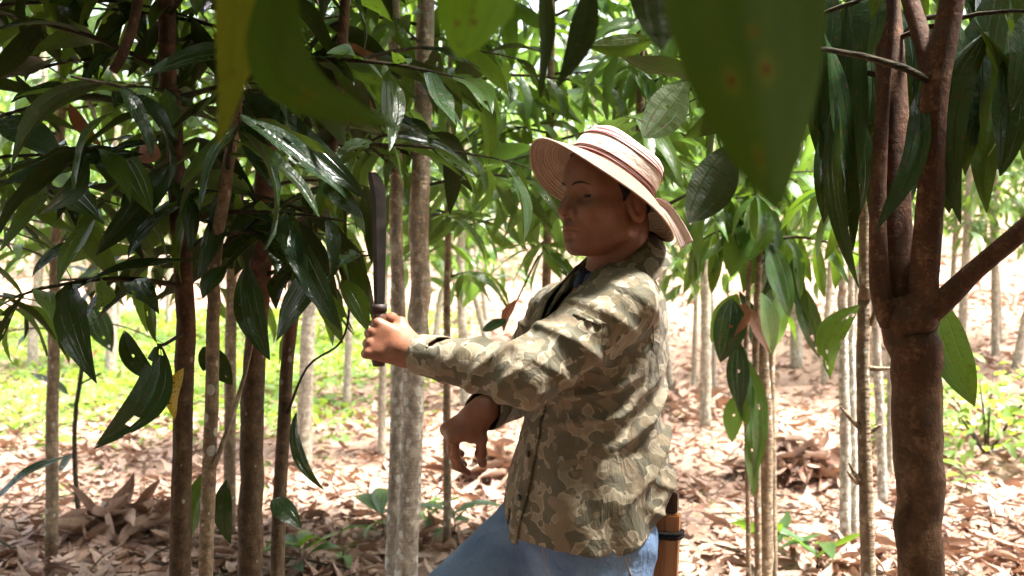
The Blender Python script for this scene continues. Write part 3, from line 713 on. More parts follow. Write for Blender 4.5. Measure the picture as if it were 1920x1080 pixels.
t8.stem([P(1668, 610, 1.615), P(1650, 540, 1.61), P(1646, 400, 1.62), P(1652, 250, 1.64), P(1668, 0, 1.68), P(1690, -350, 1.75)], [0.018, 0.019, 0.015, 0.013, 0.011, 0.005], 'limb', 'bark_dark')
t8.pts = [P(1672, 200, 1.68), P(1664, 40, 1.70), P(1640, -300, 1.75), P(1600, -800, 1.85)]
dress(t8, 1.68, 3.1, 18, 0.55, 11, 0.27, hang=1.4, droop=0.9)
t8.pts = [P(1752, 180, 1.57), P(1785, 0, 1.56), P(1830, -300, 1.55), P(1880, -800, 1.6)]
dress(t8, 1.68, 3.1, 18, 0.55, 11, 0.27, hang=1.4, droop=0.9)
for a, b_, d, wd, sd in (((1545, 60), (1600, 470), 1.70, 0.055, 0.1), ((1590, 10), (1570, 440), 1.74, 0.06, -0.1), ((1570, 180), (1610, 540), 1.66, 0.035, 0.2), ((1720, 170), (1640, 440), 1.60, 0.05, -0.5), ((1850, 60), (1800, 420), 1.60, 0.075, 0.5),
                      ((1890, 100), (1875, 330), 1.55, 0.08, 0.0), ((1815, 130), (1810, 330), 1.68, 0.05, 0.1), ((1530, 60), (1545, 330), 1.85, 0.05, 0.1), ((1700, 190), (1705, 400), 1.80, 0.04, 0.1), ((1775, 250), (1780, 400), 1.62, 0.05, 0.1),
                      ((1930, 20), (1895, 210), 1.45, 0.07, 0.1), ((1640, -20), (1625, 120), 1.6, 0.06, 0.0), ((1600, 250), (1580, 470), 1.8, 0.05, 0.3), ((1560, -40), (1540, 260), 1.75, 0.06, 0.1), ((1620, 60), (1600, 330), 1.78, 0.065, -0.2), ((1585, 200), (1545, 420), 1.82, 0.06, 0.2), ((1655, 120), (1615, 380), 1.9, 0.06, 0.1), ((1690, 20), (1700, 240), 1.85, 0.06, 0.1), ((1880, -40), (1840, 240), 1.7, 0.07, 0.2), ((1910, 150), (1850, 400), 1.75, 0.06, 0.3), ((1800, -30), (1830, 200), 1.8, 0.06, -0.2), ((1760, 40), (1720, 300), 1.9, 0.06, 0.2)):
    t8.hero(a, b_, d, d - 0.02, wd, 'leaf_dark', 0.3, sd, R.uniform(-0.6, 0.6))
for kx, ky, kr in ((1715, 905, 0.011), (1690, 958, 0.012), (1706, 1040, 0.014), (1690, 800, 0.008)):
    c_ = P(kx, ky, 1.62) - t8.base; c_.y -= math.sqrt(max(0.0, 0.0415 ** 2 - ((kx - 1723) * 1.62 / FPX) ** 2)) + 0.001
    rg_ = [c_ + Vector((math.cos(q * 0.5236) * kr, 0.006 * abs(math.cos(q * 0.5236)), math.sin(q * 0.5236) * kr * 0.75)) for q in range(13)]
    V, F = tube([q + Vector((0, 0.002, 0)) for q in rg_], [0.0026] * 13, 6, 0.3, int(kx)); link('knot', mesh_from('knot', V, F, M['bark_dark']), t8.root)
r8 = random.Random(88)
for k in range(26):
    x0 = r8.uniform(1535, 1690) if k < 16 else r8.uniform(1785, 1925); y0 = r8.uniform(-60, 210 if k < 16 else 150); dd = r8.uniform(1.72, 2.15)
    t8.hero((x0, y0), (x0 + r8.uniform(-45, 45), y0 + r8.uniform(190, 300)), dd, dd - r8.uniform(-0.05, 0.08), r8.uniform(0.05, 0.075), 'leaf_dark', 0.3, r8.uniform(-0.25, 0.25), r8.uniform(-0.9, 0.9), n=12, cols=6, holes=r8.choice((0, 0, 2, 4)))
t8.hero((1752, 560), (1828, 762), 1.66, 1.60, 0.085, 'leaf', 0.2, 0.25, 0.2, holes=5)
# --- slim trees on the right
t9 = trunk_tree('cinnamon_tree', 'slim straight stem with broken stubs beside the thick forked trunk', [(1628, 1079), (1622, 880), (1618, 700), (1620, 560), (1622, 470)], 2.6, 27, 2.9, 'bark_mid', 'leaf', 30)
for a, b_ in (((1612, 900), (1592, 868)), ((1608, 905), (1590, 885)), ((1628, 810), (1652, 796)), ((1628, 690), (1672, 690)), ((1618, 808), (1575, 762)), ((1632, 610), (1645, 566))):
    t9.stem([P(a[0], a[1], 2.6), P((a[0] + b_[0]) / 2, (a[1] + b_[1]) / 2 + 2, 2.59), P(b_[0], b_[1], 2.58)], [0.009, 0.007, 0.003], 'stub', 'bark_mid', 3, 7)
dress(t9, 1.5, 2.4, 8, 0.4, 8, 0.24, hang=1.2); dress(t9, 2.2, 2.9, 6, 0.4, 10, 0.24, hang=1.0)
t9.hero((1610, 572), (1556, 708), 2.5, 2.5, 0.085, 'leaf', 0.3, 0.5, 0.3, holes=9)
t10 = trunk_tree('cinnamon_tree', 'pale twin stem just left of the slim stubbed one', [(1584, 1020), (1585, 840), (1582, 700), (1580, 560), (1576, 420)], 4.4, 19, 4.6, 'bark_pale', 'leaf_young', 31, GA)
t10.stem([ground_at(1600, 4.42), P(1600, 900, 4.42), P(1598, 760, 4.42), P(1596, 560, 4.42), P(1600, 300, 4.42)], [0.026, 0.024, 0.022, 0.018, 0.012])
dress(t10, 2.0, 4.4, 14, 0.7, 11, 0.24)
t11 = trunk_tree('cinnamon_tree', 'cluster of stems draped with hanging dark leaves behind the person', [(1436, 1070), (1438, 900), (1436, 760), (1428, 640), (1424, 520), (1430, 400)], 3.6, 24, 3.4, 'bark_mid', 'leaf', 32)
for x0, wp, dd in ((1398, 9, 3.5), (1416, 13, 3.55), (1446, 13, 3.75)):
    t11.stem([ground_at(x0 + 6, dd), P(x0 + 4, 900, dd), P(x0, 700, dd), P(x0 + 6, 520, dd), P(x0 + 14, 380, dd)], [wp * 3.6 / 3200] * 4 + [0.006], 'trunk')
dress(t11, 1.35, 1.9, 9, 0.4, 9, 0.25, hang=1.6, droop=1.0); dress(t11, 1.9, 3.3, 11, 0.6, 10, 0.25, hang=0.8)
for a, b_, m_, wd, sd in (((1372, 560), (1350, 680), 'leaf_dark', 0.10, -0.1), ((1385, 640), (1388, 770), 'leaf_dark', 0.07, 0.1), ((1392, 660), (1412, 900), 'leaf', 0.06, -0.2), ((1398, 570), (1368, 635), 'leaf_red', 0.08, 0.0), ((1400, 575), (1440, 660), 'leaf_red', 0.06, 0.1),
                      ((1380, 740), (1372, 830), 'leaf_young', 0.06, 0.1), ((1405, 780), (1412, 930), 'leaf', 0.055, 0.1), ((1395, 700), (1400, 800), 'leaf', 0.06, 0.0), ((1405, 420), (1370, 520), 'leaf_young', 0.09, 0.1), ((1440, 455), (1480, 595), 'leaf', 0.09, 0.1), ((1450, 410), (1385, 500), 'leaf', 0.09, 0.0)):
    t11.hero(a, b_, 3.45, 3.42, wd * 1.3, m_, 0.3, sd, R.uniform(-0.4, 0.4), holes=2)
r11 = random.Random(111)
for k in range(16):
    x0 = r11.uniform(1345, 1500); y0 = r11.uniform(380, 560); dd = r11.uniform(3.3, 3.75)
    t11.hero((x0, y0), (x0 + r11.uniform(-50, 50), y0 + r11.uniform(90, 150)), dd, dd - r11.uniform(-0.08, 0.1), r11.uniform(0.07, 0.11), r11.choice(('leaf', 'leaf_dark', 'leaf_young')), 0.3, r11.uniform(-0.2, 0.2), r11.uniform(-0.9, 0.9), n=12, cols=6, holes=r11.choice((0, 0, 3)))
t12 = trunk_tree('cinnamon_tree', 'small leaning trunk seen right behind the stubbed stem', [(1656, 960), (1652, 830), (1646, 700), (1640, 560), (1646, 400)], 5.1, 17, 4.5, 'bark_pale', 'leaf_young', 33, GA)
dress(t12, 2.2, 4.4, 10, 0.7, 11, 0.24)
# --- trees further back
def back_tree(px, py, wpx, label, seed, top=5.0, lean=0.0, crown_n=330, bark='bark_sunlit', leaf='leaf_young', cz=None, crad=None, nl=26, cut=None):
    g = gproj(px, py); d = g.y; r0 = wpx * d / FPX / 2
    t_ = Tree('cinnamon_tree', label, g, bark, leaf, GA, seed)
    t_.pts = [g - Vector((0, 0, 0.03)), g + Vector((lean * 0.3, 0, 0.6)), g + Vector((lean, 0.03, 1.6)), g + Vector((lean * 1.2 + 0.05, 0.05, 3)), g + Vector((lean * 1.2, 0, top))]
    t_.stem(t_.pts, [r0 * 1.1, r0, r0 * 0.9, r0 * 0.7, r0 * 0.3])
    for k in range(9):
        z = g.z + 1.5 + (top - 1.6) * k / 9; p = at_height(t_, z); a = t_.r.uniform(0, 6.28)
        t_.branch(p, (math.cos(a), math.sin(a), 0.4), t_.r.uniform(0.5, 0.9), 0.008, 7, 0.24, 0.5)
    c = cz or 2.9; rd = crad or (1.1, 1.1, 1.45)
    t_.crown(g + Vector((lean, 0, c)), rd, crown_n, 0.25, [leaf, leaf, 'leaf' if leaf != 'leaf' else 'leaf_young'])
    return t_
bt = [
 (570, 880, 27, 'spotted grey trunk standing alone on the green patch left of the fist', 41, 5.2, 0.05),
 (716, 858, 15, 'thin stem at the left of the trio between the pale pair and the spotted trunk', 42, 4.6, 0.02),
 (737, 852, 10, 'very thin stem hidden behind the pale pair', 43, 4.2, 0.0),
 (650, 762, 14, 'slim leaning stem far behind the raised fist', 44, 5.0, 0.06),
 (872, 760, 18, 'brown trunk rising behind the forearm', 45, 5.2, -0.05),
 (925, 735, 12, 'slanting thin trunk beyond the elbow of the person', 46, 4.8, -0.3),
 (208, 700, 20, 'white trunk on the bright slope behind the leftmost cluster', 47, 5.0, 0.0),
 (1322, 800, 20, 'pale trunk on the sunny slope right behind the shoulder', 48, 5.2, 0.02),
 (1262, 760, 12, 'leaning thin pale trunk close behind the back', 49, 4.8, -0.25),
 (1492, 690, 22, 'grey trunk between the hanging leaf cluster and the twin stem', 50, 5.2, 0.0),
 (1668, 900, 12, 'very thin stem close behind the thick forked trunk', 51, 4.4, 0.02),
 (1800, 690, 16, 'whitish trunk on the slope right of the forked trunk', 52, 5.4, 0.1),
 (1866, 672, 14, 'whitish trunk near the right edge on the far slope', 53, 5.2, 0.0),
 (1905, 690, 16, 'leaning pale trunk at the right edge', 54, 5.2, 0.4),
 (1300, 745, 9, 'thin white stem beside the pale trunk behind the shoulder', 56, 5.0, 0.05),
 (1340, 735, 8, 'thinnest white stem on the sunny slope behind the shoulder', 57, 4.8, -0.05),
 (1545, 720, 12, 'slim pale stem left of the twin stem in the distance', 58, 5.0, 0.1),
 (1780, 650, 10, 'thin bright stem on the upper slope by the hanging leaf', 59, 5.0, 0.1),
 (60, 690, 18, 'grey trunk on the slope at the far left edge', 55, 5.0, 0.1),
]
for px, py, wp, lb, sd, top, ln in bt: back_tree(px, py, wp, lb, sd, top, ln, cz=2.15 if sd in (48, 49, 58, 45, 53, 55) else None, crad=(1.0, 1.0, 1.0) if sd in (48, 49, 58, 45, 53, 55) else None)
rb = random.Random(77)
for k in range(22):
    px = -80 + 2080 * (k + rb.random()) / 22; py = rb.uniform(604, 655)
    back_tree(px, py, rb.uniform(9, 13), 'thin pale tree in the far sunlit row', 100 + k, rb.uniform(5, 7), rb.uniform(-0.3, 0.3), 240, leaf='leaf_young', cz=rb.uniform(3.2, 4.0), crad=(1.5, 1.5, 1.6))
    TREES[-1].root['group'] = 'far row of pale trees'
# --- saplings
ts = Tree('sapling', 'thin dark bare sapling stem with drooping leaves at the far left', gproj(150, 988), 'twig', 'leaf_dark', None, 60)
d_ = ts.base.y
ts.stem([ts.base, P(142, 900, d_), P(140, 800, d_), P(152, 700, d_), P(160, 630, d_), P(172, 560, d_), P(190, 430, d_)], [0.014, 0.013, 0.012, 0.012, 0.010, 0.008, 0.004], 'trunk', 'twig')
ts.stem([P(160, 630, d_), P(70, 615, d_), P(-20, 628, d_)], [0.006, 0.005, 0.003], 'branch', 'twig'); ts.stem([P(166, 600, d_), P(240, 615, d_), P(320, 650, d_)], [0.006, 0.004, 0.003], 'branch', 'twig')
ts.stem([P(150, 720, d_), P(190, 700, d_)], [0.007, 0.005], 'branch', 'twig')
for a, b_, wd, sd in (((170, 610), (110, 640), 0.11, 0), ((165, 590), (120, 560), 0.1, 0.1), ((172, 570), (210, 660), 0.13, 0.1), ((170, 560), (190, 480), 0.11, 0.0), ((180, 520), (120, 500), 0.12, 0), ((180, 540), (140, 600), 0.12, 0.1), ((130, 742), (55, 700), 0.09, 0.0), ((135, 850), (112, 888), 0.06, 0.0), ((60, 618), (30, 660), 0.07, 0), ((100, 618), (104, 648), 0.05, 0)):
    ts.hero(a, b_, d_, d_ - 0.05, wd, 'leaf_dark', 0.3, sd, R.uniform(-0.6, 0.6), holes=3)
# signature leaves hanging on the cluster
t1.stem([at_height(t1, 2.25), P(272, -60, 2.06), P(250, 45, 2.0), P(228, 105, 1.98), P(212, 134, 1.97)], [0.014, 0.013, 0.012, 0.012, 0.010], 'limb', 'bark_red')
t1.hero((130, 195), (192, 277), 2.3, 2.28, 0.035, 'leaf_red', 0.3, 0.2, 0.3)
tA.hero((970, 562), (944, 622), 3.1, 3.08, 0.045, 'leaf_red', 0.4, 0.2, 0.3)
tA.hero((905, 620), (955, 600), 3.1, 3.08, 0.05, 'leaf_dark', 0.3, 0.1, 0.2)
tA.stem([P(1010, 480, 3.4), P(990, 520, 3.2), P(970, 562, 3.1)], [0.005, 0.004, 0.003], 'branch', 'twig')
t1.hero((300, 645), (175, 842), 1.95, 1.85, 0.085, 'leaf_dark', 0.35, -0.7, -0.3, holes=7, fold=0.35)
t1.hero((232, 620), (304, 722), 2.1, 2.05, 0.05, 'leaf_dark', 0.3, 0.3, 0.3, holes=2)
t1.hero((344, 690), (328, 786), 2.02, 2.0, 0.047, 'leaf_yellow', 0.2, 0.4, 0.2, holes=4)
t1.hero((130, 855), (-20, 950), 1.75, 1.65, 0.045, 'leaf_dark', 0.3, 0.3, 0.4)
t1.stem([at_height(t1, 1.05), P(285, 775, 2.1), P(262, 752, 2.08)], [0.004, 0.003, 0.002], 'branch', 'twig')
t1.stem([at_height(t1, 1.2), P(310, 645, 2.0), P(296, 646, 1.95)], [0.005, 0.004, 0.003], 'branch', 'twig')
t3.hero((462, 500), (505, 675), 2.05, 1.95, 0.075, 'leaf_dark', 0.3, 0.1, 0.4)
t3.hero((380, 650), (436, 722), 2.3, 2.25, 0.07, 'leaf_dark', 0.2, 0.1, 0.1, holes=4)
t3.hero((395, 880), (360, 1010), 2.3, 2.25, 0.06, 'leaf', 0.4, 0.1, 0.1)
t3.hero((425, 900), (432, 1020), 2.3, 2.28, 0.055, 'leaf_dark', 0.3, 0.2, 0.2)
t4.hero((555, 775), (608, 920), 2.2, 2.1, 0.035, 'leaf_dark', 0.4, 0.3, 0.6)
t4.hero((512, 935), (565, 990), 2.1, 2.05, 0.05, 'leaf_dark', 0.6, 0.1, 0.1)
t4.hero((640, 525), (690, 622), 2.2, 2.15, 0.055, 'leaf', 0.3, -0.2, 0.3)
t4.stem([at_height(t4, 0.95), P(575, 690, 2.2), P(640, 640, 2.2), P(655, 560, 2.2), P(636, 500, 2.2)], [0.004, 0.003, 0.003, 0.003, 0.003], 'branch', 'twig')
t2.stem([P(400, 880, 2.0), P(432, 790, 2.05), P(462, 690, 2.1), P(478, 610, 2.15)], [0.006, 0.006, 0.005, 0.004], 'branch', 'bark_mid')
for a, b_, wd, sd, rl in (((455, 170), (690, 375), 0.075, 0.1, 0.3), ((455, 225), (525, 370), 0.06, 0.2, -0.3), ((545, 430), (640, 620), 0.06, 0.1, 0.2), ((320, 262), (150, 315), 0.055, -0.2, 0.2), ((270, 290), (0, 350), 0.06, 0.1, -0.3),
                       ((340, 385), (240, 485), 0.09, 0.0, 0.4), ((370, 490), (110, 560), 0.05, 0.2, 0.2), ((0, 225), (120, 300), 0.08, 0.0, 0.2), ((330, 300), (180, 480), 0.07, -0.2, -0.4), ((160, 450), (60, 520), 0.07, 0.1, 0.3), ((610, 330), (680, 410), 0.05, 0.2, 0.2), ((420, 500), (380, 560), 0.05, 0, 0)):
    t2.hero(a, b_, 1.95, 1.88, wd, 'leaf_dark', 0.35, sd, rl)
# bright backlit leaves in the middle
for a, b_, wd, m_ in (((768, 205), (826, 335), 0.065, 'leaf_young'), ((722, 245), (752, 345), 0.07, 'leaf_young'), ((880, 140), (940, 240), 0.06, 'leaf_young'), ((820, 130), (850, 260), 0.05, 'leaf'), ((890, 165), (915, 310), 0.085, 'leaf'), ((660, 120), (740, 220), 0.07, 'leaf'), ((700, 190), (790, 240), 0.06, 'leaf')):
    t5.hero(a, b_, 2.75, 2.65, wd, m_, 0.25, 0.15, R.uniform(-0.3, 0.3), face=(0, 0.5, 0.85))
# --- tree behind the camera whose twigs hang into the top of the view
t0 = Tree('overhanging_cinnamon_tree', 'tree overhead whose big blurred leaves hang close to the lens', Vector((0.25, -0.85, gz(0.25, -0.85))), 'bark_red', 'leaf_dark', None, 70)
t0.stem([t0.base - Vector((0, 0, 0.03)), Vector((0.26, -0.85, 0.9)), Vector((0.24, -0.8, 1.8)), Vector((0.2, -0.75, 2.8)), Vector((0.2, -0.7, 4.0))], [0.045, 0.042, 0.036, 0.028, 0.012])
t0.stem([Vector((0.24, -0.8, 1.75)), Vector((0.2, -0.3, 1.85)), Vector((0.16, 0.2, 1.82)), Vector((0.15, 0.5, 1.72))], [0.014, 0.012, 0.009, 0.006], 'branch', 'twig')
t0.stem([Vector((0.2, -0.3, 1.85)), Vector((-0.05, 0.15, 1.83)), Vector((-0.15, 0.5, 1.74))], [0.010, 0.008, 0.005], 'branch', 'twig')
t0.hero((1335, -430), (1455, 398), 0.47, 0.44, 0.090, 'leaf_near', 0.12, 0.05, 0.0, peak=0.46, face=(0, 1, 0.15), n=30)
t0.hero((560, -170), (748, 240), 0.52, 0.50, 0.042, 'leaf_near', 0.15, -1.15, 0.1, face=(0.1, 1, 0.15), n=30)
t0.hero((425, -160), (412, 272), 0.56, 0.54, 0.030, 'leaf_near_yellow', 0.15, 0.1, 0.2, face=(0, 1, 0.2), n=30)
t0.hero((900, -120), (862, 112), 0.62, 0.60, 0.058, 'leaf_near_bright', 0.1, 0.1, 0.1, face=(0, 1, 0.2), n=30)
t0.hero((1225, -130), (1240, 95), 0.75, 0.73, 0.05, 'leaf_dark', 0.1, 0.0, 0.1, face=(0, 1, 0.2))
t0.hero((1015, -60), (1012, 185), 0.95, 0.95, 0.024, 'leaf_dark', 0.1, 0.1, 0.8, face=(0, 1, 0.2))
t0.hero((1105, -40), (1045, 165), 0.95, 0.95, 0.034, 'leaf_dark', 0.1, 0.2, 0.5, face=(0, 1, 0.2))
t0.hero((1290, 150), (1205, 260), 1.25, 1.2, 0.06, 'leaf', 0.2, 0.1, 0.2, face=(0, 1, 0.4), holes=2)
t0.hero((1375, 270), (1290, 420), 1.3, 1.25, 0.07, 'leaf_dark', 0.2, 0.1, 0.3, face=(0, 1, 0.4))
t0.hero((1225, 75), (1100, 85), 1.3, 1.3, 0.035, 'leaf', 0.2, 0.1, 0.3, face=(0, 1, 0.4))
# unseen plantation trees added behind and beside the camera: close off the light from there
rs_ = random.Random(5)
for i, (x, y) in enumerate(((-2.6, 0.6), (-1.9, -1.5), (-0.6, -2.6), (1.2, -2.4), (2.5, -1.2), (2.9, 0.8), (-3.6, -0.6), (0.4, -4.0), (3.9, -2.6), (-2.8, -3.2))):
    g = Vector((x, y, gz(x, y)))
    tb_ = Tree('cinnamon_tree', 'unseen cinnamon tree added behind and beside the camera to block light', g, 'bark_mid', 'leaf_dark', 'trees out of view round the camera', 500 + i)
    tb_.stem([g - Vector((0, 0, 0.03)), g + Vector((0.03, 0.02, 1.2)), g + Vector((0.05, 0, 2.6)), g + Vector((0, 0.05, 4.6))], [0.05, 0.045, 0.035, 0.012])
    tb_.crown(g + Vector((0, 0, 2.5)), (1.3, 1.3, 2.2), 1500, 0.40)
# high canopy above the view, added to shade the clearing
for t_, c, rd, n in ((t0, (-0.2, -0.3, 3.3), (1.4, 1.2, 0.8), 500), (t0, (0.75, 0.25, 3.0), (1.0, 0.8, 0.6), 520), (t0, (0.2, 0.5, 2.9), (1.0, 0.7, 0.5), 350), (t1, (-1.0, 2.2, 3.1), (1.3, 1.1, 0.8), 1000), (t3, (-0.4, 2.4, 3.6), (1.2, 1.0, 0.9), 900), (tl, (-1.9, 2.2, 3.0), (1.2, 1.2, 0.9), 800), (t5, (-0.3, 3.4, 4.0), (1.2, 1.0, 1.0), 450), (t8, (1.0, 1.6, 3.1), (1.0, 1.0, 0.8), 520)):
    t_.crown(c, rd, n, 0.27)
BUD = {id(t1): 110, id(t2): 90, id(t3): 100, id(t4): 90, id(tl): 120, id(t5): 90, id(t6): 70, id(t7): 60, id(tC): 70, id(tD): 70, id(tA): 90, id(tB): 90, id(t8): 160, id(t9): 60, id(t11): 80}
for t_ in TREES: t_.finish(BUD.get(id(t_), 16 if len(t_.leaves) else 0))
# --- small plants
def plant(px, py, leaves, label, mat='leaf', seed=0, ln=0.18):
    rr = random.Random(seed); g = gproj(px, py)
    root = thing('seedling', label, 'plant', g, 'green seedlings on the floor')
    V, F = tube([Vector((0, 0, -0.01)), Vector((0.01, 0, 0.06)), Vector((0.0, 0.01, 0.14))], [0.005, 0.004, 0.002], 6); link('stem', mesh_from('stem', V, F, M['twig']), root)
    for k in range(leaves):
        a = 6.28 * k / leaves + rr.uniform(-0.4, 0.4); o = link('leaf', shared_leaf('n', rr.randrange(12), mat), root)
        o.matrix_basis = leaf_matrix(Vector((0, 0, rr.uniform(0.03, 0.14))), (math.cos(a), math.sin(a), rr.uniform(0.0, 0.9)), ln * rr.uniform(0.7, 1.3), rr.gauss(0, 0.3), wscale=1.25)
for i, (px, py, n, lb, m_, ln) in enumerate((
    (715, 1015, 7, 'leafy green seedling left of the pale pair of trunks', 'leaf', 0.3), (560, 1075, 8, 'bushy seedling at the foot of the orange brown trunk', 'leaf', 0.22), (850, 1010, 7, 'dark green seedling below the lowered hand', 'leaf', 0.24), (800, 990, 5, 'small seedling right of the pale lichen trunk', 'leaf_young', 0.2),
    (640, 1070, 6, 'young yellowish green seedling near the bottom edge', 'leaf_young', 0.14), (1450, 1065, 5, 'seedling at the foot of the draped stems', 'leaf', 0.24), (1745, 900, 4, 'thin seedling right of the thick forked trunk', 'leaf_young', 0.2), (1810, 925, 5, 'small seedling on the sunny litter at the right', 'leaf_young', 0.18), (1530, 1075, 4, 'low seedling with long leaf near the stubbed stem', 'leaf', 0.3),
    (35, 810, 9, 'fern like seedling on the litter at the left edge', 'grass', 0.2), (95, 850, 9, 'pale green seedling on the litter near the dark sapling', 'grass', 0.18))):
    plant(px, py, n, lb, m_, 300 + i, ln)
# bush on the right slope
gb = gproj(1850, 850); bush = thing('bush', 'bright green leafy bush on the slope at the right', 'bush', gb)
it = []
for k in range(650):
    a = R.uniform(0, 6.28); u = R.random(); q = R.random() ** 0.5
    p = gb + Vector((math.cos(a) * q * 0.9, math.sin(a) * q * 0.7, 0.05 + 0.75 * u * (1 - 0.5 * q)))
    it.append((leaf_matrix(p, (math.cos(a), math.sin(a), R.uniform(-0.3, 0.9)), R.uniform(0.10, 0.2), R.gauss(0, 0.5), wscale=1.4), R.randrange(10)))
tag(merge_leaves('foliage', it, VARL, 'grass', bush, gb), kind='stuff')
for k in range(6):
    a = k * 1.05; V, F = tube([Vector((0, 0, -0.03)), Vector((math.cos(a) * 0.25, math.sin(a) * 0.2, 0.35)), Vector((math.cos(a) * 0.55, math.sin(a) * 0.45, 0.6))], [0.012, 0.008, 0.003], 6); link('stem', mesh_from('stem', V, F, M['twig']), bush)
# far mass of trees closing the view
ff = []
for k in range(9000):
    y = R.uniform(30, 75); x = R.uniform(-0.75, 0.75) * y; h = R.random() ** 0.8 * (7 + 5 * math.sin(x * 0.35) ** 2 + 3 * math.sin(x * 0.9 + y))
    ff.append((leaf_matrix(Vector((x, y, gz(x, y) + 1.2 + h)), (R.gauss(0, 1), R.gauss(0, 1), R.uniform(-1.2, 0.3)), R.uniform(0.7, 1.5), R.gauss(0, 0.6), wscale=1.3), R.randrange(10)))
tag(merge_leaves('far_forest', ff, VARL, 'leaf_young'), 'far green wood on the slope behind the plantation', 'forest', kind='stuff')

# ------------------------------------------------------------------ implicit surfaces for the figure
def smin(a, b, k):
    h = np.clip(0.5 + 0.5 * (b - a) / k, 0, 1); return b * (1 - h) + a * h - k * h * (1 - h)
def smax(a, b, k): return -smin(-a, -b, k)
def cone(p, a, b, ra, rb):
    a = np.asarray(a, float); b = np.asarray(b, float); ba = b - a
    h = np.clip((p - a) @ ba / (ba @ ba), 0, 1)
    return np.linalg.norm(p - a - h[:, None] * ba, axis=1) - (ra + (rb - ra) * h)
def ell(p, c, r):
    q = p - np.asarray(c, float); r = np.asarray(r, float)
    k0 = np.linalg.norm(q / r, axis=1); k1 = np.linalg.norm(q / (r * r), axis=1) + 1e-9
    return k0 * (k0 - 1) / k1
def vnoise(p, scale, seed=0, n=7):
    rs = np.random.RandomState(seed); out = np.zeros(len(p))
    for i in range(n):
        d = rs.normal(size=3); d /= np.linalg.norm(d)
        out += np.sin(p @ d * scale * rs.uniform(0.6, 1.7) + rs.uniform(0, 6.28))
    return out / n ** 0.5
def mesh_sdf(f, lo, hi, h, B=8):
    lo = np.asarray(lo, float); hi = np.asarray(hi, float)
    nb = np.ceil((hi - lo) / (h * B)).astype(int)
    bi = np.stack(np.meshgrid(*[np.arange(n) for n in nb], indexing='ij'), -1).reshape(-1, 3)
    dc = np.concatenate([f(lo + (c + 0.5) * h * B) for c in np.array_split(bi, max(1, len(bi) // 40000))])
    bi = bi[np.abs(dc) < h * B * 1.35]
    loc = np.stack(np.meshgrid(*[np.arange(B + 1)] * 3, indexing='ij'), -1).reshape(-1, 3)
    D = np.empty((len(bi), B + 1, B + 1, B + 1), np.float32)
    for s in range(0, len(bi), 150):
        q = (bi[s:s + 150, None, :] * B + loc[None]).reshape(-1, 3)
        D[s:s + 150] = f(lo + q * h).reshape(-1, B + 1, B + 1, B + 1)
    NY, NZ = int(nb[1] * B + 3), int(nb[2] * B + 3)
    key = lambda g: ((g[..., 0] + 1) * NY + g[..., 1] + 1) * NZ + g[..., 2] + 1
    c8 = {(i, j, k): D[:, i:B + i, j:B + j, k:B + k] for i in (0, 1) for j in (0, 1) for k in (0, 1)}
    neg = sum((v < 0).astype(np.int8) for v in c8.values())
    w = np.argwhere((neg > 0) & (neg < 8)); g = bi[w[:, 0]] * B + w[:, 1:]
    cv = {k: v[w[:, 0], w[:, 1], w[:, 2], w[:, 3]] for k, v in c8.items()}
    acc = np.zeros((len(w), 3)); cnt = np.zeros(len(w))
    for a in cv:
        for ax in range(3):
            if a[ax]: continue
            b_ = tuple(1 if i == ax else a[i] for i in range(3))
            x, y = cv[a], cv[b_]; m_ = (x < 0) != (y < 0); tt = np.where(m_, x / np.where(m_, x - y, 1), 0)
            pt = np.tile(np.array(a, float), (len(w), 1)); pt[:, ax] += tt
            acc += pt * m_[:, None]; cnt += m_
    V = lo + (g + acc / cnt[:, None]) * h
    k_ = key(g); order = np.argsort(k_); ks = k_[order]
    quads = []
    for ax in range(3):
        s1 = [slice(0, B)] * 3; s2 = list(s1); s2[ax] = slice(1, B + 1)
        a = D[(slice(None), *s1)]; b_ = D[(slice(None), *s2)]
        e = np.argwhere((a < 0) != (b_ < 0)); flip = a[e[:, 0], e[:, 1], e[:, 2], e[:, 3]] < 0
        ge = bi[e[:, 0]] * B + e[:, 1:]; u, v = [(1, 2), (2, 0), (0, 1)][ax]
        q = []
        for du, dv in ((1, 1), (0, 1), (0, 0), (1, 0)):
            gg = ge.copy(); gg[:, u] -= du; gg[:, v] -= dv; q.append(key(gg))
        q = np.stack(q, 1); pos = np.clip(np.searchsorted(ks, q), 0, len(ks) - 1)
        ok = (ks[pos] == q).all(1); Q = order[pos[ok]]; fl = flip[ok]
        Q[~fl] = Q[~fl][:, ::-1]; quads.append(Q)
    return V, np.concatenate(quads)
def relax(V, F, it, lam=0.5):
    E = np.concatenate([F[:, [0, 1]], F[:, [1, 2]], F[:, [2, 3]], F[:, [3, 0]]]); n = len(V)
    for k in range(it):
        acc = np.zeros_like(V); cnt = np.bincount(E.ravel(), minlength=n)
        for ax in range(3):
            acc[:, ax] = np.bincount(E[:, 0], V[E[:, 1], ax], n) + np.bincount(E[:, 1], V[E[:, 0], ax], n)
        V = V + lam * (acc / np.maximum(cnt, 1)[:, None] - V)
    return V
def arr(v): return np.array(v, float)
def unit(v): v = np.asarray(v, float); return v / np.linalg.norm(v)

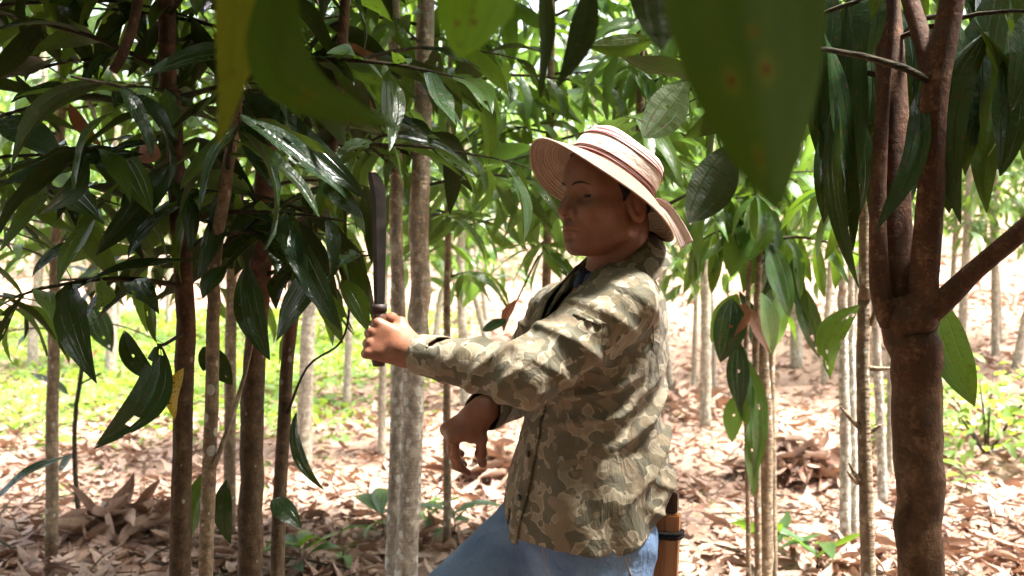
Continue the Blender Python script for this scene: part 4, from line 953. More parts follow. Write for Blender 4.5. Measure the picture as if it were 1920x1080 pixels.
# ------------------------------------------------------------------ the man
PB = Vector((0.10, 1.74, 0.0))
person = thing('person', 'person in camouflage shirt and blue jeans raising a dark blade to the branches', 'person', PB)
pb = arr(PB)
def pmesh(name, f, lo, hi, h, mat, parent=person, tint=None, it=0, keep=None, thick=0):
    V, F = mesh_sdf(f, lo, hi, h)
    if keep is not None: F = F[keep(V[F].mean(1))]; used = np.unique(F); mp_ = np.zeros(len(V), int); mp_[used] = np.arange(len(used)); V = V[used]; F = mp_[F]
    if it: V = relax(V, F, it)
    me = mesh_np(name, V - pb, F, mat)
    if tint is not None:
        c = np.ones((len(V), 4), np.float32); c[:, :3] = tint(V)
        a = me.color_attributes.new('tint', 'FLOAT_COLOR', 'POINT'); a.data.foreach_set('color', c.ravel())
    o = link(name, me, parent)
    if thick:
        md = o.modifiers.new('thickness', 'SOLIDIFY'); md.thickness = thick; md.offset = -1
    return o
def frame(fwd, up):
    f = unit(fwd); l = unit(np.cross(up, f)); u = np.cross(f, l); return np.stack([f, l, u])
# key joints
FB = unit((-0.906, -0.423, 0)); LB = unit((0.423, -0.906, 0)); UP = arr((0, 0, 1))
LSH = arr(P(1176, 562, 1.58)); LEL = arr(P(985, 704, 1.51)); LWR = arr(P(786, 664, 1.63))
RSH = arr((0.104, 1.87, 1.268)); REL = arr((0.0, 1.97, 1.07)); RWR = arr(P(906, 770, 1.77))
HC = arr(P(1152, 390, 1.665))
pit = math.radians(4)
HR = frame((-0.875 * math.cos(pit), -0.484 * math.cos(pit), math.sin(pit)), (0.10, -0.02, 1))
def head_local(p): return (p - HC) @ HR.T
def hw(f, l, u): return HC + f * HR[0] + l * HR[1] + u * HR[2]

def sdf_head(q):
    s = q.copy(); s[:, 1] = np.abs(s[:, 1])
    d = ell(s, (0.014, 0, 0.046), (0.086, 0.076, 0.080))
    d = smin(d, ell(s, (0.046, 0, -0.010), (0.056, 0.064, 0.078)), 0.03)
    d = smin(d, cone(s, (0.012, 0.056, -0.044), (0.062, 0.026, -0.078), 0.018, 0.018), 0.03)
    d = smin(d, cone(s, (0.076, 0.0, -0.080), (0.075, 0.012, -0.080), 0.017, 0.015), 0.022)
    d = smin(d, ell(s, (0.066, 0.043, -0.014), (0.030, 0.028, 0.024)), 0.022)
    d = smin(d, ell(s, (0.080, 0.0, -0.050), (0.024, 0.030, 0.028)), 0.02)
    d = smin(d, cone(s, (0.091, 0.010, 0.034), (0.074, 0.050, 0.032), 0.013, 0.013), 0.014)
    d = smin(d, ell(s, (0.070, 0.0, 0.060), (0.032, 0.05, 0.04)), 0.03)
    d = smax(d, -ell(s, (0.103, 0.034, 0.012), (0.0165, 0.021, 0.0125)), 0.012)
    d = smin(d, ell(s, (0.079, 0.033, 0.013), (0.0145, 0.017, 0.0135)), 0.004)
    d = smin(d, cone(s, (0.0925, 0.021, 0.0175), (0.083, 0.048, 0.0155), 0.0035, 0.0032), 0.004)
    d = smax(d, -cone(s, (0.0955, 0.021, 0.0110), (0.0870, 0.046, 0.0118), 0.0034, 0.0026), 0.002)
    d = smin(d, cone(s, (0.094, 0, 0.026), (0.1135, 0, -0.016), 0.0075, 0.0105), 0.011)
    d = smin(d, ell(s, (0.1145, 0, -0.0185), (0.0115, 0.0115, 0.0105)), 0.006)
    d = smin(d, ell(s, (0.1005, 0.0155, -0.0225), (0.0105, 0.0085, 0.0085)), 0.006)
    d = smax(d, -ell(s, (0.1075, 0.0075, -0.0305), (0.006, 0.0035, 0.004)), 0.003)
    d = smin(d, cone(s, (0.0990, 0.003, -0.0475), (0.091, 0.023, -0.0510), 0.0050, 0.0026), 0.006)
    d = smin(d, cone(s, (0.0965, 0.0, -0.0580), (0.0900, 0.019, -0.0560), 0.0062, 0.003), 0.006)
    d = smax(d, -cone(s, (0.1075, 0.0, -0.0525), (0.0955, 0.025, -0.0535), 0.0016, 0.0013), 0.003)
    d = smax(d, -ell(s, (0.101, 0, -0.0690), (0.006, 0.015, 0.004)), 0.010)
    # ears
    a = math.radians(-14); ca, sa = math.cos(a), math.sin(a)
    e = s - arr((0.006, 0.079, 0.002)); e = np.stack([e[:, 0] * ca + e[:, 2] * sa, e[:, 1] - 0.25 * -e[:, 0], -e[:, 0] * sa + e[:, 2] * ca], 1)
    er = ell(e, (0, 0, 0), (0.0185, 0.0075, 0.0325))
    er = smax(er, -ell(e, (0.001, 0.0085, 0.004), (0.0130, 0.0085, 0.0245)), 0.002)
    er = smin(er, ell(e, (-0.002, 0.002, 0.004), (0.0065, 0.004, 0.014)), 0.003)
    er = smin(er, ell(e, (0.011, 0.001, -0.004), (0.004, 0.006, 0.007)), 0.003)
    d = smin(d, er, 0.005)
    return d

def finger(p, pts, r0, r1):
    d = None; n = len(pts) - 1
    for i in range(n):
        a = r0 + (r1 - r0) * i / n; b_ = r0 + (r1 - r0) * (i + 1) / n
        c = cone(p, pts[i], pts[i + 1], a, b_); d = c if d is None else smin(d, c, 0.004)
    for q in pts[1:-1]: d = smin(d, np.linalg.norm(p - q, axis=1) - r0 * 1.04, 0.004)
    return d
# near (gripping) hand
e1 = unit((-0.93, 0.22, 0.30)); nn_ = unit(arr((-0.10, -0.97, 0.20)) - 0); nn_ = unit(nn_ - e1 * (nn_ @ e1)); tt_ = np.cross(nn_, e1)
if tt_[2] < 0: tt_ = -tt_
LW2 = LWR + e1 * 0.014
def LHp(a, b_, c): return LW2 + e1 * a + tt_ * b_ + nn_ * c
GRIP = LHp(0.082, 0.0, -0.030)
Lfing = []
for k, (b_, le) in enumerate(((0.031, 1.0), (0.0105, 1.08), (-0.010, 1.0), (-0.030, 0.84))):
    m0 = LHp(0.090 - 0.004 * abs(k - 1), b_, 0.004); p1 = m0 + (e1 * 0.42 - nn_ * 0.9 - tt_ * 0.06) * 0.042 * le
    p2 = p1 + (-e1 * 0.88 - nn_ * 0.46) * 0.027 * le; p3 = p2 + (-e1 * 0.62 + nn_ * 0.75) * 0.019 * le
    Lfing.append([LHp(0.03, b_ * 0.6, 0.0), m0, p1, p2, p3])
Lthumb = [LHp(0.018, 0.022, -0.012), LHp(0.050, 0.046, -0.022), LHp(0.078, 0.050, -0.040), LHp(0.100, 0.040, -0.046)]
# far hand, hanging, finger and thumb closing downward
e2 = unit((-0.80, -0.18, -0.50)); n2_ = arr((-0.42, -0.42, 0.80)); n2_ = unit(n2_ - e2 * (n2_ @ e2)); t2_ = np.cross(n2_, e2)
if t2_[1] > 0: t2_ = -t2_
RW2 = RWR + e2 * 0.008
def RHp(a, b_, c): return RW2 + (e2 * a + t2_ * b_ + n2_ * c) * 0.92
Rfing = []
for k, (b_, le) in enumerate(((0.026, 1.12), (0.009, 1.18), (-0.008, 1.1), (-0.024, 0.92))):
    m0 = RHp(0.078 - 0.004 * abs(k - 1), b_, 0.003)
    p1 = m0 + unit(e2 * 0.45 - n2_ * 0.9 + t2_ * (0.02 - 0.02 * k)) * 0.041 * le
    p2 = p1 + unit(e2 * (0.12 - 0.03 * k) - n2_ * 0.98) * 0.028 * le
    p3 = p2 + unit(-e2 * (0.30 + 0.03 * k) - n2_ * 0.9) * 0.021 * le
    Rfing.append([RHp(0.02, b_ * 0.6, 0.0), m0, p1, p2, p3])
Rthumb = [RHp(0.012, 0.020, -0.010), RHp(0.030, 0.038, -0.036), RHp(0.046, 0.036, -0.068), RHp(0.054, 0.029, -0.098)]
def sdf_hand(p, H, fing, thumb, wr, el):
    d = cone(p, wr + unit(el - wr) * 0.11, wr, 0.036, 0.0265)
    d = smin(d, cone(p, wr, H(0.02, 0, 0), 0.0265, 0.026), 0.02)
    pl = None
    for b0, b1 in ((0.016, 0.028), (0.0, 0.010), (-0.010, -0.010), (-0.018, -0.027)):
        c = cone(p, H(0.015, b0, -0.004), H(0.082, b1, -0.003), 0.0165, 0.0135); pl = c if pl is None else smin(pl, c, 0.012)
    d = smin(d, pl, 0.015)
    d = smin(d, cone(p, H(0.015, 0.018, -0.016), H(0.045, 0.034, -0.02), 0.017, 0.014), 0.014)
    for fi in fing: d = smin(d, finger(p, fi[1:], 0.0092, 0.0070), 0.005)
    d = smin(d, finger(p, thumb, 0.0125, 0.0095), 0.008)
    return d
NECK0 = hw(-0.022, 0, -0.03); NECK1 = arr((0.195, 1.70, 1.29))
def sdf_body(p):
    out = np.full(len(p), 9.0)
    def put(mask, fn):
        if mask.any(): out[mask] = np.minimum(out[mask], fn(p[mask]))
    # trunk and limbs under the clothes
    d = cone(p, NECK0, NECK1, 0.053, 0.060)
    d = smin(d, ell(p, (0.175, 1.72, 1.17), (0.10, 0.12, 0.15)), 0.05)
    for a, b_, r0, r1 in ((LSH, LEL, 0.045, 0.036), (LEL, LWR, 0.036, 0.028), (RSH, REL, 0.045, 0.036), (REL, RWR, 0.036, 0.028)):
        d = smin(d, cone(p, a, b_, r0, r1), 0.02)
    q = head_local(p); near = np.linalg.norm(q, axis=1) < 0.24
    if near.any():
        dh = sdf_head(q[near]); d[near] = smin(d[near], dh, 0.02)
    for H, fi, th, wr, el in ((LHp, Lfing, Lthumb, LWR, LEL), (RHp, Rfing, Rthumb, RWR, REL)):
        near = np.linalg.norm(p - wr, axis=1) < 0.30
        if near.any(): d[near] = smin(d[near], sdf_hand(p[near], H, fi, th, wr, el), 0.006)
    return d
LHIP = arr((0.185, 1.665, 0.82)); RHIP = arr((0.10, 1.82, 0.82))
LKN = arr((0.145, 1.64, 0.45)); LAN = arr((0.22, 1.67, 0.09)); RKN = arr((-0.25, 1.77, 0.55)); RAN = arr((-0.22, 1.80, 0.12))
def skin_tint(V):
    q = head_local(V); q[:, 1] = np.abs(q[:, 1]); c = np.ones((len(V), 3))
    hd = np.linalg.norm(q, axis=1) < 0.2
    g = lambda ctr, r: np.exp(-np.sum(((q - arr(ctr)) / arr(r)) ** 2, 1)) * hd
    lips = np.clip(g((0.1, 0.0, -0.0475), (0.02, 0.020, 0.0055)) + g((0.1, 0, -0.0585), (0.02, 0.018, 0.0065)), 0, 1)
    c *= 1 - lips[:, None] * (1 - arr((0.72, 0.45, 0.45)))
    st = np.clip(g((0.105, 0.0, -0.038), (0.02, 0.024, 0.008)) + g((0.09, 0, -0.085), (0.03, 0.03, 0.016)), 0, 1)
    c *= 1 - st[:, None] * 0.42
    sock_shade = g((0.09, 0.035, 0.004), (0.02, 0.024, 0.014)); c *= 1 - sock_shade[:, None] * arr((0.32, 0.36, 0.36)); c *= np.where(hd, 1.0, 0.0)[:, None] * (arr((0.84, 0.78, 0.74)) - 1) + 1  # shade painted into the tint: eye sockets, then the whole head
    ear = g((-0.006, 0.085, 0.0), (0.03, 0.015, 0.04)); c *= 1 + ear[:, None] * arr((0.15, 0.0, -0.05))
    hn = np.minimum(np.linalg.norm(V - LW2, axis=1), np.linalg.norm(V - RW2, axis=1)) < 0.2
    c[hn] *= arr((0.86, 0.80, 0.78))
    return c
body = pmesh('body', sdf_body, (-0.36, 1.40, 0.88), (0.36, 2.06, 1.64), 0.0026, M['skin'], tint=skin_tint)

HN = unit((0.525, 0.13, 0.83)); HCEN = arr(P(1124, 364, 1.655))
# hair below the hat, eyes, brows
def sdf_hair(p):
    q = head_local(p); q[:, 1] = np.abs(q[:, 1])
    d = ell(q, (0.010, 0, 0.046), (0.094, 0.083, 0.088)) + 0.0012 * vnoise(p, 500, 3)
    d = smax(d, q[:, 0] - 0.038 - 0.55 * np.maximum(q[:, 2] - 0.02, 0), 0.01)      # face side
    d = smax(d, -0.045 - q[:, 2] - 0.45 * q[:, 0], 0.008)                            # nape
    d = smax(d, (p - HCEN) @ HN - 0.028, 0.004)
    return smax(d, -ell(q, (0.006, 0.080, 0.0), (0.023, 0.018, 0.038)), 0.006)
hv = [hw(f, l, u) for f in (-0.13, 0.13) for l in (-0.1, 0.1) for u in (-0.1, 0.16)]
pmesh('hair', sdf_hair, np.min(hv, 0), np.max(hv, 0), 0.0035, M['hair'])
def uvsphere(c, r, fwd, nu=20, nv=12):
    Rm = frame(fwd, (0, 0.01, 1)); V = []; F = []; U = []
    for j in range(nv + 1):
        th = math.pi * j / nv
        for i in range(nu):
            ph = 2 * math.pi * i / nu
            V.append(arr(c) + r * (math.cos(th) * Rm[0] + math.sin(th) * (math.cos(ph) * Rm[1] + math.sin(ph) * Rm[2]))); U.append((i / nu, j / nv))
    for j in range(nv):
        for i in range(nu): F.append((j * nu + i, j * nu + (i + 1) % nu, (j + 1) * nu + (i + 1) % nu, (j + 1) * nu + i))
    return V, F, U
for sgn in (1, -1):
    V, F, U = uvsphere(hw(0.0792, sgn * 0.0335, 0.0122), 0.0128, HR[0] * 0.96 + HR[1] * 0.12 - HR[2] * 0.22)
    link('eye', mesh_from('eye', [Vector(v) - PB for v in V], F, M['eye'], uvs=U), person)
    pts = []
    for l_, u_ in ((0.011, 0.0310), (0.022, 0.0345), (0.035, 0.0360), (0.048, 0.0320)):
        fs = np.linspace(0.13, 0.04, 180); dd = sdf_head(np.stack([fs, np.full(180, l_), np.full(180, u_)], 1)); f_ = fs[np.argmax(dd < 0)]
        pts.append(Vector(hw(f_, sgn * l_, u_)) - PB)
    pp, rr = spline(pts, [0.0012, 0.0021, 0.0018, 0.0008], 5); V, F = tube(pp, rr, 7, 0.35, 3)
    link('eyebrow', mesh_from('eyebrow', V, F, M['hair']), person)
for fi in (Rfing[0], Rfing[1]):
    pass
# ------------------------------------------------------------------ shirt
TZ = arr([0.70, 0.78, 0.86, 0.923, 0.998, 1.084, 1.16, 1.245, 1.29, 1.325, 1.36, 1.40])
TA = arr([0.158, 0.155, 0.152, 0.143, 0.128, 0.116, 0.122, 0.120, 0.105, 0.080, 0.062, 0.05])
TB = arr([0.190, 0.190, 0.186, 0.178, 0.160, 0.152, 0.160, 0.160, 0.148, 0.108, 0.075, 0.06])
TX = arr([0.147, 0.148, 0.149, 0.153, 0.158, 0.164, 0.168, 0.172, 0.180, 0.192, 0.198, 0.200])
TY = arr([1.745, 1.745, 1.745, 1.74, 1.735, 1.73, 1.725, 1.72, 1.715, 1.71, 1.70, 1.69])
def torso(p):
    z = p[:, 2]; a = np.interp(z, TZ, TA); b_ = np.interp(z, TZ, TB)
    x = p[:, 0] - np.interp(z, TZ, TX); y = p[:, 1] - np.interp(z, TZ, TY)
    f = x * FB[0] + y * FB[1]; l = x * LB[0] + y * LB[1]
    k = (np.abs(f / a) ** 2.3 + np.abs(l / b_) ** 2.3) ** (1 / 2.3)
    return (k - 1) * np.minimum(a, b_) * 0.92, f, l
def ridge(x): return np.exp(-2.2 * (1 - np.cos(2 * x)))      # narrow rounded ridges with wide valleys
def sdf_shirt_solid(p):
    d, f, l = torso(p); z = p[:, 2]
    ang = np.arctan2(l, f)
    # hanging folds, stronger towards the hem and the small of the back
    wz = np.clip((1.20 - z) / 0.25, 0, 1)
    n0 = vnoise(p, 14, 21)
    d = d + 0.005 * wz * (np.sin(ang * 5 + 2.2 * n0 + 9 * z) * 0.6 + 0.6 * np.sin(ang * 9 - 14 * z + 2 * n0))
    # drag lines running down and back from the near armpit
    s = (z - 1.10) * 0.82 + f * 0.55 + 0.02 * vnoise(p, 20, 4); win = np.exp(-((z - 1.02) / 0.12) ** 2) * np.clip(l / 0.08, 0, 1) * np.clip((0.05 - f) / 0.1, 0, 1)
    d = d - 0.016 * win * ridge(s * 48)
    s = z + 0.35 * f + 0.015 * n0; win = np.exp(-((z - 1.10) / 0.07) ** 2) * np.clip((f + 0.02) / 0.06, 0, 1)
    d = d - 0.012 * win * ridge(s * 60)
    d = d - 0.009 * np.exp(-((z - 0.90) / 0.09) ** 2) * np.clip((-f) / 0.08, 0, 1) * ridge((z * 0.9 - f * 0.5 + 0.02 * n0) * 55)
    # sleeves
    for sh, el, wr, r0, r1, r2 in ((LSH, LEL, LWR, 0.065, 0.056, 0.042), (RSH, REL, RWR, 0.060, 0.054, 0.044)):
        up = cone(p, sh + arr((0, 0, -0.004)), el, r0, r1)
        wr_ = wr + unit(wr - el) * 0.004
        ax = unit(wr_ - el); lo_ = np.linalg.norm(wr_ - el)
        h = (p - el) @ ax; fo = cone(p, el, wr_, r1, r2)
        sl_ = smin(up, fo, 0.025)
        side = (p - el) @ unit(np.cross(ax, UP)); vert = p[:, 2] - el[2] - h * ax[2]
        n1 = vnoise(p, 26, 9)
        wv = (h * 1.0 + vert * 0.75 + 0.012 * n1)
        sl_ = sl_ - 0.0085 * np.exp(-((h - 0.05) / 0.12) ** 2) * ridge(wv * 44) + 0.002
        au = unit(el - sh); hu = (p - sh) @ au; wu = hu * 0.9 - (p[:, 2] - sh[2]) * 0.75 + 0.015 * n1
        sl_ = sl_ - 0.0100 * np.exp(-((hu - 0.13) / 0.11) ** 2) * ridge(wu * 33) + 0.0015
        d = smin(d, sl_, 0.028)
    # shoulder seam of the near sleeve
    return d
def hem_cut(p):
    d, f, l = torso(p)
    zh = 0.808 + 0.150 * np.clip((-f + 0.04) / 0.19, 0, 1) ** 1.6 + 0.010 * np.sin(8 * f + 3 * l) + 0.05 * np.clip((-l - 0.02) / 0.15, 0, 1) * np.clip((f + 0.05) / 0.1, 0, 1)
    return zh - p[:, 2], f, l
def shirt_cuts(p):
    hc, f, l = hem_cut(p); z = p[:, 2]
    nk = cone(p, arr((0.205, 1.705, 1.335)) + FB * 0.015, arr((0.205, 1.70, 1.50)), 0.064, 0.11)
    cut = np.maximum(hc, -nk)
    vee = np.maximum(np.abs(l + 0.004) - 0.045 * np.clip((z - 1.20) / 0.12, 0, 1), np.maximum(1.20 - z, 0.02 - f))
    cut = np.maximum(cut, -vee)
    slit = np.maximum(np.abs(l + 0.036) - 0.003 - 0.024 * np.clip((0.865 - z) / 0.06, 0, 1), np.maximum(z - 0.865, 0.02 - f))
    cut = np.maximum(cut, -slit)
    for el, wr in ((LEL, LWR), (REL, RWR)):
        cut = np.where(np.linalg.norm(p - wr, axis=1) < 0.09, np.maximum(cut, (p - wr) @ unit(wr - el) - 0.004), cut)
    return cut
def sdf_shirt(p): return np.maximum(sdf_shirt_solid(p), shirt_cuts(p))
shirt = pmesh('shirt', sdf_shirt, (-0.30, 1.38, 0.74), (0.40, 2.10, 1.42), 0.0046, M['camo'], it=1, keep=lambda c: shirt_cuts(c) < -0.0016, thick=0.003)
# ---- a strip of cloth laid along the torso front
def on_torso(ang_l, z, lift=0.0):
    """point on the shirt surface at lateral offset l and height z, front side"""
    lo_, hi_ = 0.0, 0.30
    base = arr((np.interp(z, TZ, TX), np.interp(z, TZ, TY), z)) + LB * ang_l
    for _ in range(24):
        mid = 0.5 * (lo_ + hi_)
        if sdf_shirt_solid((base + FB * mid)[None])[0] < 0: lo_ = mid
        else: hi_ = mid
    return base + FB * (lo_ + lift)
def ray_surface(o, d, f, t1=0.4):
    ts = np.linspace(0, t1, 200); v = f(o + ts[:, None] * d); i = np.argmax(v < 0)
    return o + d * ts[i] if (v < 0).any() else None
def sheet(name, grid, mat, thick=0.003, parent=shirt):
    n, k = len(grid), len(grid[0]); V = [Vector(q) - PB for r_ in grid for q in r_]; F = []
    for i in range(n - 1):
        for j in range(k - 1): F.append((i * k + j, i * k + j + 1, (i + 1) * k + j + 1, (i + 1) * k + j))
    o = link(name, mesh_from(name, V, F, mat), parent)
    md = o.modifiers.new('thickness', 'SOLIDIFY'); md.thickness = thick; md.offset = 0
    return o
# placket with buttons
zs = np.linspace(1.20, 0.812, 30)
sheet('placket', [[on_torso(l, z, 0.004) for l in (-0.012, -0.004, 0.006, 0.015, 0.022)] for z in zs], M['camo'], 0.004)
m, t, b = new_mat('button_dark'); b.inputs['Base Color'].default_value = (0.03, 0.025, 0.02, 1); b.inputs['Roughness'].default_value = 0.4; M['button'] = m
for z in (1.17, 1.075, 0.985, 0.90):
    c = on_torso(0.006, z, 0.008); c2 = c + FB * 0.004; V, F = tube([Vector(c) - PB, Vector(c2) - PB], [0.0065, 0.006], 12)
    link('button', mesh_from('button', V, F, M['button'], False), shirt)
# collar: a stand round the neck folded over into two wings
def collar_pt(th, s):
    """th 0 = nape, +-1 = front ends; s 0 inner top fold, 1 outer lower edge"""
    a = th * 2.62                                   # angle from the nape
    r_in = 0.068 + 0.012 * abs(th) ** 2; r_out = 0.103 + 0.030 * abs(th)
    r = r_in + (r_out - r_in) * s
    dirv = -FB * math.cos(a) + LB * math.sin(a)
    ztop = 1.420 - 0.108 * abs(th) ** 1.7 + 0.006 * math.sin(7 * th)
    z = ztop - (0.044 + 0.026 * abs(th)) * s ** 1.1 + 0.008 * math.sin(math.pi * s)
    c = arr((0.208, 1.70, 0)) + FB * (0.018 * abs(th))
    return c + dirv * r * (1.0 + 0.02 * math.sin(9 * th)) + arr((0, 0, z))
for nm, rng in (('collar', np.linspace(-1, 1, 49)),):
    sheet(nm, [[collar_pt(th, s) for s in np.linspace(0, 1, 7)] for th in rng], M['camo'], 0.005)
    sheet('collar_stand', [[collar_pt(th, 0) + arr((0, 0, 0.0)) + (collar_pt(th, 0) - collar_pt(th, 1)) * arr((0.05, 0.05, 0)) + arr((0, 0, -0.05 * s)) for s in np.linspace(0, 1, 4)] for th in rng * 0.96], M['camo'], 0.003)
# inner dark shirt in the open neck
def inner_pt(a, s):
    dirv = FB * math.cos(a) + LB * math.sin(a)
    r = 0.060 + 0.045 * s; z = 1.350 - 0.015 * abs(a) ** 0.5 - 0.17 * s
    return arr((0.198, 1.702, 0)) + dirv * r + arr((0, 0, z))
sheet('inner_shirt', [[inner_pt(a, s) for s in np.linspace(0, 1, 9)] for a in np.linspace(-1.5, 1.5, 31)], M['navy'], 0.003, person)
def icol(a, s):
    dirv = FB * math.cos(a) + LB * math.sin(a); r = 0.064 + 0.012 * s + 0.004 * a * a; z = 1.362 - 0.028 * s - 0.018 * (1.6 - abs(a)) 
    return arr((0.200, 1.702, 0)) + dirv * r + arr((0, 0, z))
sheet('inner_collar', [[icol(a, s) for s in np.linspace(0, 1, 4)] for a in np.linspace(0.12, 1.7, 18)], M['navy_plain'], 0.004, person)
sheet('inner_collar', [[icol(a, s) for s in np.linspace(0, 1, 4)] for a in np.linspace(-1.7, -0.12, 18)], M['navy_plain'], 0.004, person)
# patches projected on the near side of the shirt
def patch(name, px, lift, mat, d0=1.2, nu=9, nv=6, thick=0.004):
    a, b_, c, d_ = [arr(q) for q in px]; G = []
    for i in range(nu):
        u = i / (nu - 1); row = []
        for j in range(nv):
            v = j / (nv - 1); q = (a * (1 - u) + b_ * u) * (1 - v) + (d_ * (1 - u) + c * u) * v
            o = arr((0, 0, CAMZ)); dr = unit(arr(P(q[0], q[1], 1.0)) - o)
            h = ray_surface(o + dr * d0, dr, sdf_shirt_solid, 0.9)
            if h is None: return None
            row.append(h - dr * lift)
        G.append(row)
    return sheet(name, G, mat, thick)
G = []
for l_ in np.linspace(0.080, 0.160, 9):
    row = []
    for f_ in np.linspace(-0.03, 0.006, 5):
        o_ = arr((0.196, 1.705, 1.5)) + LB * l_ + FB * (f_ - 0.006)
        h_ = ray_surface(o_, arr((0, 0, -1.0)), sdf_shirt_solid, 0.4)
        if h_ is not None: row.append(h_ + arr((0, 0, 0.006)))
    if len(row) == 5: G.append(row)
if len(G) > 2: sheet('shoulder_strap', G, M['camo'], 0.004)
patch('pocket_flap', [(1083, 580), (1136, 606), (1126, 612), (1074, 590)], 0.0035, M['camo'], thick=0.003)
# seam where the near sleeve meets the shoulder
def seam(name, pxs, rad, mat, lift=0.001):
    pts = []
    o = arr((0, 0, CAMZ))
    for q in pxs:
        dr = unit(arr(P(q[0], q[1], 1.0)) - o); h = ray_surface(o + dr * 1.2, dr, sdf_shirt_solid, 0.9)
        if h is not None: pts.append(Vector(h - dr * lift) - PB)
    if len(pts) > 2:
        pp, rr = spline(pts, [rad] * len(pts), 5); V, F = tube(pp, rr, 6); link(name, mesh_from(name, V, F, mat), shirt)
seam('seam', [(1128, 541), (1160, 536), (1192, 548), (1214, 574), (1224, 610), (1224, 650), (1216, 690)], 0.0013, M['camo'], 0.0)
# ------------------------------------------------------------------ jeans and boots
def sdf_jeans(p):
    n0 = vnoise(p, 18, 31)
    d = ell(p, (0.145, 1.74, 0.82), (0.128, 0.138, 0.15))
    for hp, kn, an, in ((LHIP, LKN, LAN), (RHIP, RKN, RAN)):
        ax = unit(kn - hp); h = (p - hp) @ ax
        th = cone(p, hp, kn, 0.100, 0.068) - 0.005 * np.exp(-((h - 0.08) / 0.09) ** 2) * ridge((h + 0.5 * ((p - hp) @ LB) + 0.01 * n0) * 60)
        th = smin(th, cone(p, kn, an, 0.066, 0.058), 0.03) + 0.002 * n0
        d = smin(d, th, 0.035)
    d = smax(d, p[:, 2] - 0.90, 0.004); d = smax(d, 0.05 - p[:, 2], 0.003)
    return d
jeans = pmesh('jeans', sdf_jeans, (-0.38, 1.48, 0.03), (0.36, 2.02, 1.0), 0.006, M['denim'], it=3)
def jray(px, py):
    o = arr((0, 0, CAMZ)); dr = unit(arr(P(px, py, 1.0)) - o); h = ray_surface(o + dr * 1.2, dr, sdf_jeans, 0.9)
    return None if h is None else Vector(h - dr * 0.001) - PB
for sm in ([(1166, 1030), (1172, 1048), (1178, 1064), (1184, 1080), (1190, 1100)], [(1010, 1000), (1018, 1030), (1026, 1060), (1034, 1090)], [(1150, 1032), (1165, 1046), (1182, 1050)]):
    pts = [q for q in (jray(*s) for s in sm) if q is not None]
    if len(pts) > 2:
        pp, rr = spline(pts, [0.0014] * len(pts), 4); V, F = tube(pp, rr, 5); link('seam', mesh_from('seam', V, F, M['thread']), jeans)
for an, s in ((LAN, 0.0), (RAN, 0.0)):
    def sdf_boot(p, an=an):
        d = cone(p, an + arr((0, 0, 0.12)), arr((an[0], an[1], 0.06)), 0.05, 0.045)
        d = smin(d, cone(p, arr((an[0], an[1], 0.045)), arr((an[0], an[1], 0.04)) + FB * 0.16, 0.044, 0.036), 0.03)
        return smax(smax(d, 0.004 - p[:, 2], 0.004), p[:, 2] - 0.22, 0.003)
    c = an.copy()
    pmesh('boot', sdf_boot, c + arr((-0.28, -0.2, -0.14)), c + arr((0.1, 0.1, 0.16)), 0.008, M['boot'])

# ------------------------------------------------------------------ sun hat
hx = unit(arr((-0.80, -0.22, 0)) - HN * (arr((-0.80, -0.22, 0)) @ HN)); hy = np.cross(HN, hx)
HB = Vector(HCEN)
hat = thing('sun_hat', 'woven straw sun hat with striped fabric crown worn by the person', 'hat', HB)
def hat_pt(r, a, h): return (hx * math.cos(a) + hy * math.sin(a)) * r + HN * h
NA = 120
def revolve(name, prof, mat, uvfn=None, parent=hat, thick=0.002, wave=None):
    V = []; U = []; F = []; n = len(prof)
    for i, (r, h, v) in enumerate(prof):
        for k in range(NA + 1):
            a = 2 * math.pi * k / NA; rr, hh = r, h
            if wave: rr, hh = wave(r, h, a)
            V.append(hat_pt(rr, a, hh)); U.append((k / NA, v))
    for i in range(n - 1):
        for k in range(NA):
            q = i * (NA + 1) + k; F.append((q, q + 1, q + NA + 2, q + NA + 1))
    o = link(name, mesh_from(name, V, F, mat, uvs=U), parent)
    if thick:
        md = o.modifiers.new('thickness', 'SOLIDIFY'); md.thickness = thick; md.offset = 0
    return o
def bw(r, h, a):
    s = max(0.0, (r - 0.086) / 0.072)
    return r * (1 + s * (0.03 * math.cos(2 * a + 0.6) + 0.02 * math.sin(3 * a))), h + s * s * (0.010 * math.sin(2 * a + 0.7) + 0.006 * math.sin(3 * a + 2) - 0.010 * math.cos(a) * 0)
pr = []
for i in range(19):
    s = i / 18; pr.append((0.088 + 0.070 * s, 0.036 - 0.036 * s ** 1.15 + 0.004 * math.sin(math.pi * s), s))
revolve('brim', pr, M['straw'], thick=0.0025, wave=bw)
rim_pts = []
for k in range(NA + 1):
    a = 2 * math.pi * k / NA; r_, h_ = bw(0.158, 0.0, a); rim_pts.append(Vector(hat_pt(r_, a, h_)))
V, F = tube(rim_pts, [0.0022] * len(rim_pts), 6, cap=False); m2, t2, b2 = new_mat('rim_binding'); b2.inputs['Base Color'].default_value = (0.5, 0.33, 0.25, 1); b2.inputs['Roughness'].default_value = 0.7
link('brim_binding', mesh_from('brim_binding', V, F, m2), hat)
cp = [(0.0900, 0.034, 0.0), (0.0915, 0.040, 0.05), (0.0915, 0.052, 0.2), (0.0908, 0.066, 0.38), (0.0895, 0.079, 0.55), (0.0870, 0.090, 0.70), (0.0830, 0.098, 0.80), (0.075, 0.104, 0.86), (0.061, 0.1075, 0.90), (0.04, 0.110, 0.94), (0.02, 0.111, 0.97), (0.002, 0.1113, 1.0)]
revolve('crown', cp, M['hatfabric'], thick=0.002, wave=lambda r, h, a: (r * (1 + 0.012 * math.sin(5 * a + 40 * h)), h + (0.003 * math.sin(3 * a) if h > 0.09 else 0)))
